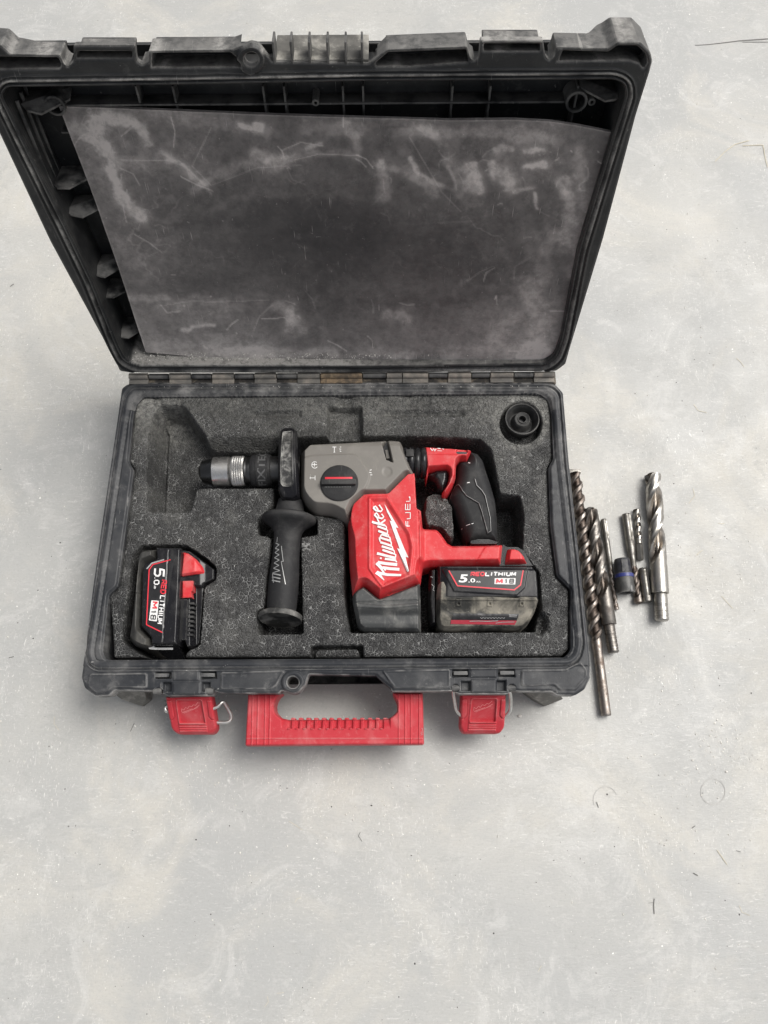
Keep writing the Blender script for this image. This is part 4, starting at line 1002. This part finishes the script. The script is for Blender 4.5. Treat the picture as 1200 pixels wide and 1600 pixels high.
# side of the battery toward the motor housing
relief('battery_side', fillet(B([(120,280),(190,262),(192,780),(130,780),(110,560)]), 2, 2), lambda P, Q, d: .070+.010*np.minimum(1, d/4), M['gloss'], bko, res=1., zref=.078, base=.040)
st = [(B([(140,420),(160,440),(150,470),(165,480)]), .8),(B([(130,350),(150,360)]), .7)]
print_mesh('battery_scuff', [ribbons(st, .0815, flat_map(.08), 0)], M['silverline'], bko)
# red release button of the battery and the black gap
relief('release_button', fillet(B([(822,92),(880,90),(925,108),(975,160),(1012,228),(800,232),(806,160)]), 1.5, 3), lambda P, Q, d: .080+.0125*np.minimum(1, d/5)**.6-.004*ss(812, 826, P), M['red'], bko, res=.8, zref=.088, base=.050)
relief('release_frame', fillet(B([(775,60),(815,85),(905,85),(960,115),(1030,232),(1045,250),(745,250),(760,150)]), 1.5, 3), lambda P, Q, d: .082+0*P, M['gloss'], bko, res=1.2, zref=.082, base=.045)

# chuck -----------------------------------------------------------------
c0 = [float(v) for v in W(311.7, 737.5, .078)]; c1 = [float(v) for v in W(470, 734.0, .078)]
sc = (c1[0]-c0[0])/(470-311.7)
def pf(l): return [((x-311.7)*sc, r*sc) for x, r in l]
chk = lathe('chuck', (*c0, .078), (*c1, .078), pf([(311.7,6),(312.5,9.5),(314,11.5),(317,17),(332,21),(334,22)]), steel('black nose steel', (.075,.075,.075), .16, (.04,.04,.04), .4, 60), ham, 56)
A0, A1 = (*c0, .078), (*c1, .078)
lathe('bit_hole', A0, A1, pf([(311.2,5.2),(312,5.2)]), M['labelblack'], chk, 24)
lathe('sleeve', A0, A1, pf([(334,21),(334.6,22.6),(359.5,23),(360,22.2)]), M['chrome'], chk, 64)
lathe('sleeve_groove', A0, A1, pf([(360,21.6),(364,21.6)]), M['gloss'], chk, 56)
kn = lambda s, th: 1+.014*np.sin(th*60+s*9000)*np.sin(th*60-s*9000)
lathe('knurled_ring', A0, A1, pf([(363,22),(364,23.4)]+[(364.5+.45*k,23.6) for k in range(36)]+[(381,23.4),(383,22.6)]), M['knurl'], chk, 240, rfun=kn)
lathe('neck', A0, A1, pf([(383,20),(384.5,22),(387,20.5),(389,21),(393,21),(394,22.5),(395,24)]), M['darksteel'], chk, 56)
col = lathe('collar', A0, A1, pf([(393,22),(395,24.2),(398,25),(402,25),(403,26),(420,26),(421,25),(424,24.6),(425,23)]), M['rubber'], chk, 64)
lathe('spindle_tube', A0, A1, pf([(424,22.2),(440,22.2),(470,22.2)]), M['darksteel'], chk, 48)
# raised letters round the collar
dg_parts = []
def wrap_text(txt, x0, x1, a0, a1, r):
    V, F = text_vf(txt, ((0,0),(1,0),(0,1)), 0, lambda P, Q, H: np.stack([P, Q, 0*P], -1), .02)
    e1, e2, ax = frame(np.array(A1)-np.array(A0)); P0 = np.array(A0)
    # subdivide angle is small per letter, direct mapping
    s = ((x0+(x1-x0)*(1-V[:,1]))-311.7)*sc; a = a0+(a1-a0)*V[:,0]
    out = P0+np.outer(s, ax)+np.outer(-np.cos(a)*r*sc, np.array([0,1,0]))+np.outer(np.sin(a)*r*sc, np.array([0,0,1]))
    return out, F
Vw, Fw = wrap_text('FIXTEC', 406, 418, .15, 2.75, 26.35)
o = link('collar_lettering', mesh_np('collar_lettering', Vw, Fw, False), plain('faint raised letters', (.10,.10,.10), .4), col)

# side handle ------------------------------------------------------------
cl = fillet([(438,672),(443,666.5),(458,666),(464,673),(466,700),(468,776),(457,783),(441,781),(435.5,770),(436,700)], 2.5, 3)
inl = sd_poly(fillet([(443,679),(458,677),(459.5,760),(456,764.5),(443,764),(440.5,760)], 1.5, 2))
def h_cl(P, Q, d):
    k = 1-((Q-724)/62.)**2; z = .084+.020*np.clip(k, 0, 1)**.55+.0045*np.minimum(1, d/3.5)
    s = inl(P, Q); z += .0010*(1-ss(.4, 1.2, np.abs(s)))-.0012*ss(.5, 1.5, s)
    return z
clo, H_cl, _ = relief('clamp_band', cl, h_cl, M['gloss'], ham, res=.8, zref=.096, base=.060)
plate('clamp_plate', fillet([(443,679),(458,677),(459.5,760),(456,764.5),(443,764),(440.5,760)], 1.5, 2), H_cl, flat_map(.096), M['clamp'], clo, .0004, .9)
n0 = [float(v) for v in W(454, 784, .080)]; n1 = [float(v) for v in W(437.5, 968, .080)]
Lh = math.dist(n0, n1); G0, G1 = (*n0, .080), (*n1, .076)
k = Lh/184.
gripf = lathe('side_handle', G0, G1, [(-2*k,19*k),(4*k,20*k),(15*k,22.5*k),(19*k,23*k),(20.5*k,28*k),(22*k,36*k),(25*k,41.2*k),(29*k,42*k),(32*k,41*k),(36*k,36*k),(42*k,27*k),(50*k,21.8*k),(62*k,20.3*k),(85*k,20.6*k),(110*k,22*k),(135*k,23*k),(155*k,22.6*k),(170*k,21.8*k),(176*k,22*k)], M['rubber'], ham, 64)
ax = np.array(G1)-np.array(G0); ax /= np.linalg.norm(ax); tilt = np.array([ax[0], ax[1], ax[2]+.22]); tilt /= np.linalg.norm(tilt)
E0 = np.array(G0)+ax*(174*k); E1 = E0+tilt*.02
lathe('end_cap', E0, E1, [(0,22*k),(2*k,30*k),(4*k,32.5*k),(9*k,32.5*k),(11*k,31*k),(10.3*k,29*k),(10*k,15*k),(8.6*k,13*k),(8.6*k,2*k)], dusty('worn cap rubber', (.026,.026,.025), amt=.5, sc=60, rough=.45, edge=.35), gripf, 64)
# embossed script on the side handle, wrapped on its left flank
def gp_pt(s, a, r): # s along, a angle from top toward -x
    e = np.array([1,0,0])-ax*ax[0]; e /= np.linalg.norm(e); u = np.cross(e, ax); u = u if u[2] > 0 else -u
    return np.array(G0)+ax*s-e*math.sin(a)*r+u*math.cos(a)*r
V = []; F = []
def gstroke(pts, w):
    P = []; 
    for a, b in zip(pts[:-1], pts[1:]):
        for t in np.linspace(0, 1, 5)[:-1]: P.append((a[0]+(b[0]-a[0])*t, a[1]+(b[1]-a[1])*t))
    P.append(pts[-1]); b0 = len(V)
    for i, p in enumerate(P):
        q0 = P[max(0, i-1)]; q1 = P[min(len(P)-1, i+1)]; t = np.array([q1[0]-q0[0], q1[1]-q0[1]]); t = t/(np.linalg.norm(t)+1e-9); n_ = np.array([-t[1], t[0]])*w/2
        for sg in (1, -1):
            x, y = p[0]+sg*n_[0], p[1]+sg*n_[1]     # x: across (px, + to the right), y: along (px)
            rr = 22.6 if y > 80 else 21.6
            V.append(gp_pt(y*k, -math.asin(max(-.97, min(.97, x/23.))), (rr+.9)*k))
    for i in range(len(P)-1): F.append((b0+2*i, b0+2*i+1, b0+2*i+3, b0+2*i+2))
# across coordinate measured from the grip axis; along from its top
zig = [(-15,71),(-9,74),(-15,79),(-8,82),(-14,86),(-7,90),(-14,94),(-6,98),(-14,102),(-6,106),(-14,110),(-4,114),(-15,117)]
for a, b in zip(zig[:-1], zig[1:]): gstroke([a, b], 1.1)
for y in (118, 123, 128): gstroke([(-15,y),(-2,y+3)], 1.6)
gstroke([(-15,118),(-12,132)], 1.2); gstroke([(-13,62),(-13,70)], .9)
gstroke([(-5,76),(0,100),(-3,100),(6,134)], 1.0)
link('grip_script', mesh_np('grip_script', V, F, False), M['silverline'], gripf)

# ================================================================== spare battery
K = 1/4.286
Z = lambda pts: [(120+x*K, 820+y*K) for x, y in pts]
bx0, by0 = W(255, 945, .05)
sb = empty('battery_pack', (float(bx0), float(by0), .033), 'loose spare battery pack standing in the lower left foam pocket', 'battery')
fm88 = flat_map(.088)
body = fillet(Z([(432,156),(530,150),(690,155),(700,200),(690,420),(680,640),(672,800),(690,880),(560,880),(490,840),(340,785),(318,748),(345,560),(372,350),(392,190)]), [6,1,1,1,1,1,1,2,2,2,5,6,2,2,6], 4)
sdl = sd_poly(Z([(655,232),(510,268),(482,305),(462,672),(585,728),(700,760),(720,240)]))
blk_z = fillet(Z([(530,150),(700,156),(690,420),(672,800),(610,805),(500,800),(498,755),(430,680),(440,310),(452,262),(535,228)]), 1.5, 2)
shell_z = fillet(Z([(432,156),(532,150),(537,228),(452,262),(438,315),(428,685),(500,755),(502,800),(580,880),(520,880),(345,790),(316,750),(345,560),(372,350),(392,190)]), [6,1,1,2,2,2,2,1,2,2,5,6,2,2,6], 4)
def h_szs(P, Q, d):
    z = .076+.016*np.minimum(1, d/8.)**.6-.008*ss(222, 205, P-(Q-900)*-.06)
    z -= .030*ss(1007, 1016, Q)
    z -= .0010*(1-ss(.5, 1.5, np.abs(Q-(927)))); z += .0008*vnoise(P, Q, 12, 75); return z
ssh, H_szs, _ = relief('battery_shell', shell_z, h_szs, M['dirt2'], sb, res=.8, zref=.088, base=.035)
def h_szb(P, Q, d):
    z = .0905+.0035*np.minimum(1, d/3)**.6; z -= .0010*(1-ss(.3, 1.1, np.abs(P-(264-(Q-870)*.065)))); return z
sbb, H_szb, _ = relief('battery_body', blk_z, h_szb, M['gloss'], sb, res=.8, zref=.092, base=.035)
fm2 = flat_map(.092)
lab = Z([(655,234),(512,270),(486,304),(468,672),(582,726),(606,560),(630,400)])
plate('label_panel', lab, H_szb, fm2, M['labelblack'], sbb, .0002)
print_mesh('label_border', [ribbons([(Z([(632,238),(515,270),(490,305),(472,672),(578,724)]), 1.7)], H_szb, fm2, .0007)], M['redprint'], sbb)
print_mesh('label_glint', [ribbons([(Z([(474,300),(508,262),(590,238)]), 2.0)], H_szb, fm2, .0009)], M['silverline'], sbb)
# reads downward: baseline on the left, letters' tops to the right
def tz(x0, y0, w, h, dx=0): return (Z([(x0, y0)])[0], (dx*K, w*K), (h*K, 0))
print_mesh('label_lettering', [block_text('5', tz(522,300,48,76,-4), H_szb, fm2, 3.0, .12), block_text('.0', tz(522,358,44,38,-2), H_szb, fm2, 1.9), block_text('Ah', tz(520,412,20,18,0), H_szb, fm2, .7),
    block_text('LITHIUM', tz(563,480,184,36,-20), H_szb, fm2, 1.7, .12, .42)], M['white'], sbb)
print_mesh('label_word', [block_text('RED', tz(572,376,88,36,-8), H_szb, fm2, 1.7, .12, .4)], M['redprint'], sbb)
plate('label_badge', fillet(Z([(504,509),(554,512),(540,650),(488,643)]), .8, 3), H_szb, fm2, M['white'], sbb, .0005, .8)
print_mesh('badge_letter', [block_text('M', tz(512,522,38,38,-3), H_szb, fm2, 2.0, .1, .3, .0011)], M['redprint'], sbb)
print_mesh('badge_number', [block_text('18', tz(503,576,60,38,-5), H_szb, fm2, 1.5, .1, .45, .0011)], M['labelblack'], sbb)
# end wall with its silver sticker, rails and red release
relief('end_wall', Z([(500,800),(676,800),(690,884),(575,884)]), lambda P, Q, d: .080-.0011*(Q-1006)+0*P, M['gloss'], sb, res=.9, zref=.078, base=.035)
print_mesh('end_sticker', [ribbons([('poly', Z([(472,812),(520,812),(524,824),(588,824),(648,824),(646,838),(590,838),(525,838),(490,834)]))], .0815, flat_map(.08), 0)], plain('silver sticker', (.55,.55,.54), .4), sb)
relief('rail_block', fillet(Z([(692,172),(712,160),(760,168),(850,236),(925,290),(924,365),(850,400),(818,790),(790,812),(735,830),(715,780),(690,800),(672,790),(690,420)]), 2, 3),
    lambda P, Q, d: .072+.009*np.minimum(1, d/3)-.010*ss(296, 304, P)*(Q > 915)-.002*ss(311, 322, P), M['gloss'], sb, res=.9, zref=.080, base=.035)
relief('rail', fillet(Z([(718,500),(742,500),(726,770),(704,770)]), 1, 2), lambda P, Q, d: .0845+0*P, M['gloss'], sb, res=.9, zref=.084, base=.060)
for j in range(8):
    yy = 520+30*j; relief('contact_slot', Z([(752-j*1.5,yy),(786-j*1.5,yy),(786-j*1.5,yy+14),(752-j*1.5,yy+14)]), lambda P, Q, d: .0825+0*P, M['rubber'], sb, res=1.5, zref=.082, base=.060)
relief('release_button', fillet(Z([(710,180),(745,190),(800,230),(838,275),(846,308),(840,318),(692,342)]), 1.2, 3), lambda P, Q, d: .0835+.0030*np.minimum(1, d/3)-.004*ss(303, 317, P), M['red'], sb, res=.8, zref=.086, base=.070)
relief('release_catch', Z([(690,378),(780,376),(776,440),(766,450),(770,486),(704,489),(668,480)]), lambda P, Q, d: .0825+.0022*ss(284, 286, P), M['red'], sb, res=.8, zref=.084, base=.070)

# ================================================================== drill bits on the floor
KB = 1/3.905
D = lambda x, y: (870+x*KB, 720+y*KB)
def P3(x, y, z): p, q = D(x, y); a, b = W(p, q, z); return np.array([float(a), float(b), z])
def twist_rings(s0, s1, R, pitch, kind, P0, fr, ph0=0., n=48, step=.0007, r0=None):
    e1, e2, a = fr; th = np.linspace(0, 2*np.pi, n, endpoint=False); rings = []
    m = max(3, int((s1-s0)/step))
    for k in range(m+1):
        s = s0+(s1-s0)*k/m; ph = 2*np.pi*s/pitch+ph0; c = np.abs(np.cos(th-ph)); Rk = R(s) if callable(R) else R
        if kind == 'twist':   # two broad lands with deep flutes
            r = Rk*(.40+.60*ss(.50, .70, c)+.0*c)
            r = r*(1-.05*ss(.93, .90, c)*ss(.70, .72, c))
        elif kind == 'mason': r = Rk*(.70+.30*ss(.70, .92, c))
        elif kind == 'slot': r = Rk*(1-.30*ss(.90, .965, c))
        else: r = Rk+0*th
        rings.append(P0+a*s+np.outer(np.cos(th)*r, e1)+np.outer(np.sin(th)*r, e2))
    return rings
def fade(A, B): # join ring lists
    return A+B
def plain_rings(prof, P0, fr, n=48, fun=None):
    e1, e2, a = fr; th = np.linspace(0, 2*np.pi, n, endpoint=False)
    return [P0+a*s+np.outer(np.cos(th)*(r*(fun(th) if fun else 1)), e1)+np.outer(np.sin(th)*(r*(fun(th) if fun else 1)), e2) for s, r in prof]
def lerp_pos(Pa, Pb, x, y): return None

# long masonry bit lying against the case
a = P3(112, 72, .0075); b = P3(302, 1556, .0060); fr = frame(b-a); Ln = np.linalg.norm(b-a); f1 = Ln*.715
t = empty('masonry_bit', tuple((a+b)/2*[1,1,0]), 'longest masonry drill bit, brownish spiral lying tight against the right side of the case', 'drill bit', 'drill bits beside the case')
A = plain_rings([(0,.0030),(.0008,.0062)], a, fr)+twist_rings(.0012, f1, lambda s: .0072*min(1, .86+s*6)*(1 if s < f1-.01 else 1-.25*(s-f1+.01)/.01), .0335, 'mason', a, fr, .6)
set_flute(tube_surf('spiral', A, M['bitA'], t), flute_of(A, a, fr, .0072))
tube_surf('shank', plain_rings([(f1-.006,.0040),(f1,.0056),(f1+.01,.0050),(Ln*.88,.0052)], a, fr)+twist_rings(Ln*.885, Ln-.001, .0056, 9e9, 'slot', a, fr, .35, step=.002)+plain_rings([(Ln,.0050)], a, fr), M['bitA'], t)
boxes('carbide_tip', [(a[0]-.0065, a[0]+.0065, a[1]-.001, a[1]+.004, .0063, .0087)], M['bitC'], t, bev=.0005)

def big_twist(name, x0, y0, x1, y1, R, Rs, pitch, fr_flute, fr_body, ph, mat, label, rings_at, zz=None):
    z = R; a = P3(x0, y0, z); b = P3(x1, y1, z); fr = frame(b-a); Ln = np.linalg.norm(b-a)
    t = empty(name, tuple((a+b)/2*[1,1,0]), label, 'drill bit', 'drill bits beside the case')
    s1 = Ln*fr_flute
    A = plain_rings([(0,R*.30),(R*.18,R*.62)], a, fr, 64)+twist_rings(R*.32, s1, R, pitch, 'twist', a, fr, ph, 64)
    # run-out of the flute into the plain body
    e1, e2, ax_ = fr; th = np.linspace(0, 2*np.pi, 64, endpoint=False)
    for k in range(1, 15):
        s = s1+R*1.6*k/14; phs = 2*np.pi*s/pitch+ph; c = np.abs(np.cos(th-phs)); u = k/14
        r = R*((.40+.60*ss(.50, .70, c))*(1-u**1.5)+u**1.5); A.append(a+ax_*s+np.outer(np.cos(th)*r, e1)+np.outer(np.sin(th)*r, e2))
    A += plain_rings([(Ln*fr_body-.0006,R),(Ln*fr_body,R*.95)], a, fr, 64)
    set_flute(tube_surf('fluted_body', A, mat, t), flute_of(A, a, fr, R))
    pr = [(Ln*fr_body-.001,Rs*.9),(Ln*fr_body,Rs)]
    for f in rings_at:
        pr += [(Ln*f-.0007,Rs),(Ln*f-.0005,Rs*.93),(Ln*f+.0005,Rs*.93),(Ln*f+.0007,Rs)]
    pr += [(Ln-.0012,Rs),(Ln,Rs*.86)]
    lathe('shank', a, b, pr, mat, t, 40)
    return t
big_twist('twist_drill', 200, 285, 346, 1172, .0083, .0060, .078, .56, .815, 2.2, M['bitB'], 'thick oxidised twist drill with slow spiral lying next to the long masonry bit', (.86,.885,.91,.935,.96,.98))
big_twist('twist_drill', 584, 74, 641, 976, .0094, .0074, .098, .55, .825, .9, M['bitH'], 'bright thick twist drill at the far right of the bits', (.90,.91,.945,.975))

# slim bit between the oxidised drill and the socket
a = P3(285, 356, .0042); b = P3(364, 908, .0034); fr = frame(b-a); Ln = np.linalg.norm(b-a)
t = empty('slim_bit', tuple((a+b)/2*[1,1,0]), 'slim bit with plain shank up and small spiral tip down beside the oxidised twist drill', 'drill bit', 'drill bits beside the case')
tube_surf('shank', plain_rings([(0,.0026),(.0006,.0033)], a, fr, 40)+twist_rings(.001, Ln*.22, .0034, 9e9, 'slot', a, fr, 1.0, 40, .002)+plain_rings([(Ln*.25,.0033),(Ln*.45,.0032),(Ln*.52,.0027),(Ln*.56,.0025)], a, fr, 40), M['bitC'], t)
tube_surf('spiral', twist_rings(Ln*.54, Ln*.975, .0027, .018, 'mason', a, fr, 0, 40, .0005)+plain_rings([(Ln*.98,.0030),(Ln,.0028),(Ln+.0002,.001)], a, fr, 40), M['bitA'], t)
# bit with grooved shank, tip down, lying behind the socket
a = P3(422, 324, .0048); b = P3(500, 872, .0050); fr = frame(b-a); Ln = np.linalg.norm(b-a)
t = empty('hammer_bit', tuple((a+b)/2*[1,1,0]), 'short bit with grooved shank, tip down, touching the socket with the blue ring', 'drill bit', 'drill bits beside the case')
tube_surf('shank', plain_rings([(0,.0036),(.0008,.0047)], a, fr, 40)+twist_rings(.0012, Ln*.30, .0048, 9e9, 'slot', a, fr, 1.15, 40, .002)+plain_rings([(Ln*.32,.0048),(Ln*.40,.0046),(Ln*.47,.0036),(Ln*.56,.0033),(Ln*.60,.0034)], a, fr, 40), M['bitC'], t)
A = twist_rings(Ln*.585, Ln*.93, .0043, .026, 'mason', a, fr, 0, 40, .0005)+plain_rings([(Ln*.94,.0047),(Ln*.985,.0047),(Ln,.0030)], a, fr, 40); set_flute(tube_surf('spiral', A, M['bitA'], t), flute_of(A, a, fr, .0043))
# small hex shank bit
a = P3(486, 294, .0040); b = P3(509, 606, .0036); fr = frame(b-a); Ln = np.linalg.norm(b-a)
t = empty('hex_shank_bit', tuple((a+b)/2*[1,1,0]), 'smallest drill bit, shiny spiral end up and hexagonal shank down', 'drill bit', 'drill bits beside the case')
A = plain_rings([(0,.0014),(.0010,.0036)], a, fr, 40)+twist_rings(.0014, Ln*.62, .0040, .021, 'twist', a, fr, .4, 40, .0005)+plain_rings([(Ln*.64,.0034),(Ln*.68,.0035)], a, fr, 40); set_flute(tube_surf('spiral', A, M['bitH'], t), flute_of(A, a, fr, .0036))
hx = lambda th: .90/np.maximum(np.cos(((th+math.pi/6) % (math.pi/3))-math.pi/6), .5)
tube_surf('hex_shank', plain_rings([(Ln*.67,.0026),(Ln*.70,.0037),(Ln*.72,.0038),(Ln*.985,.0038),(Ln,.0032)], a, fr, 36, hx), M['bitC'], t)
# short plain pin
a = P3(525, 656, .0052); b = P3(554, 862, .0052); fr = frame(b-a); Ln = np.linalg.norm(b-a)
o = tube_surf('steel_pin', plain_rings([(0,.0043),(.0012,.0051)], a, fr, 40)+twist_rings(.0015, Ln*.8, .0051, 9e9, 'slot', a, fr, 1.4, 40, .002)+plain_rings([(Ln*.82,.0051),(Ln-.001,.0051),(Ln,.0042)], a, fr, 40), M['bitC'], None)
tag(recenter(o), 'short dull grey steel pin lying beside the bright thick twist drill', 'steel pin', None)
# socket with blue band
a = P3(396, 598, .0103); b = P3(424, 806, .0103); Ln = np.linalg.norm(b-a)
t = empty('socket', tuple((a+b)/2*[1,1,0]), 'short dark socket with a blue ring and hollow notched end', 'socket')
dk = dusty('dark blue grey socket', (.016,.017,.024), amt=.12, sc=80, rough=.4, edge=.5)
gs = dusty('grey socket sleeve', (.075,.075,.074), amt=.25, sc=80, rough=.45, edge=.6, metallic=.4)
def prof_s(l): return [(Ln*s, r) for s, r in l]
lathe('head', a, b, prof_s([(0,0.00652),(.01,0.00766),(.05,0.00853),(.42,0.00922),(.46,0.00940)]), dk, t, 48)
lathe('blue_ring', a, b, prof_s([(.46,0.00940),(.465,0.01018),(.56,0.01027),(.565,0.00957)]), M['blue'], t, 48)
lathe('sleeve', a, b, prof_s([(.565,0.00948),(.60,0.00974),(.86,0.00983),(.96,0.00948),(1.,0.00905),(1.,0.00713),(.93,0.00661),(.6,0.00644),(.6,0.00044)]), gs, t, 48)
e1, e2, ax_ = frame(b-a)
pc = a+ax_*Ln*.24; boxes('side_flat', [(pc[0]-.0038, pc[0]+.0034, pc[1]-.0070, pc[1]+.0066, .0168, .0194)], dk, t, bev=.001)
pc = a+ax_*Ln*.93; boxes('notch', [(pc[0]+.001, pc[0]+.0045, pc[1]-.0035, pc[1]+.0045, .0176, .0196)], M['labelblack'], t, bev=.0005)

# ================================================================== crumbs of concrete dust lying in the case
def crumbs():
    r = np.random.default_rng(8); V = []; F = []
    oc = np.array([[1,0,0],[-1,0,0],[0,1,0],[0,-1,0],[0,0,.8],[0,0,-.2]])
    of = [(0,2,4),(2,1,4),(1,3,4),(3,0,4),(2,0,5),(1,2,5),(3,1,5),(0,3,5)]
    def put(c, s):
        v = oc*(s*(.5+r.random((6,3))))+c; b = len(V); V.extend(v.tolist()); F.extend(tuple(b+j for j in f) for f in of)
    for k in range(900):                      # ledge at the bottom of the lid
        u = r.uniform(-.222, .06) if r.random() < .8 else r.uniform(-.22, .21)
        ws = r.uniform(-.014, -.002); c = LW(u, .0258, ws); _ = put(c+np.array([0,0,.0]), .00018+.0006*r.random()**4)
    for k in range(260):                      # rear band of the base rim
        p, q = r.uniform(215, 850), r.uniform(601, 612); x, y = W(p, q, ZR); put(np.array([x, y, ZR-.0012]), .0002+.0005*r.random()**3)
    P = r.uniform(212, 860, 700); Q = r.uniform(620, 1022, 700)
    keep = [i for i in range(700) if r.random() < (.7 if Q[i] < 690 else .25)]
    H = H_foam(P, Q)
    for i in keep:
        if H[i] < .07: continue
        x, y = W(P[i], Q[i], .078); put(np.array([x, y, H[i]+.0001]), .0002+.0005*r.random()**4)
    o = link('crumbs', mesh_np('crumbs', V, F, False), M['grit']); tag(o, 'pale concrete crumbs scattered on the foam, the hinge side and the lid edge', kind='stuff')
crumbs()
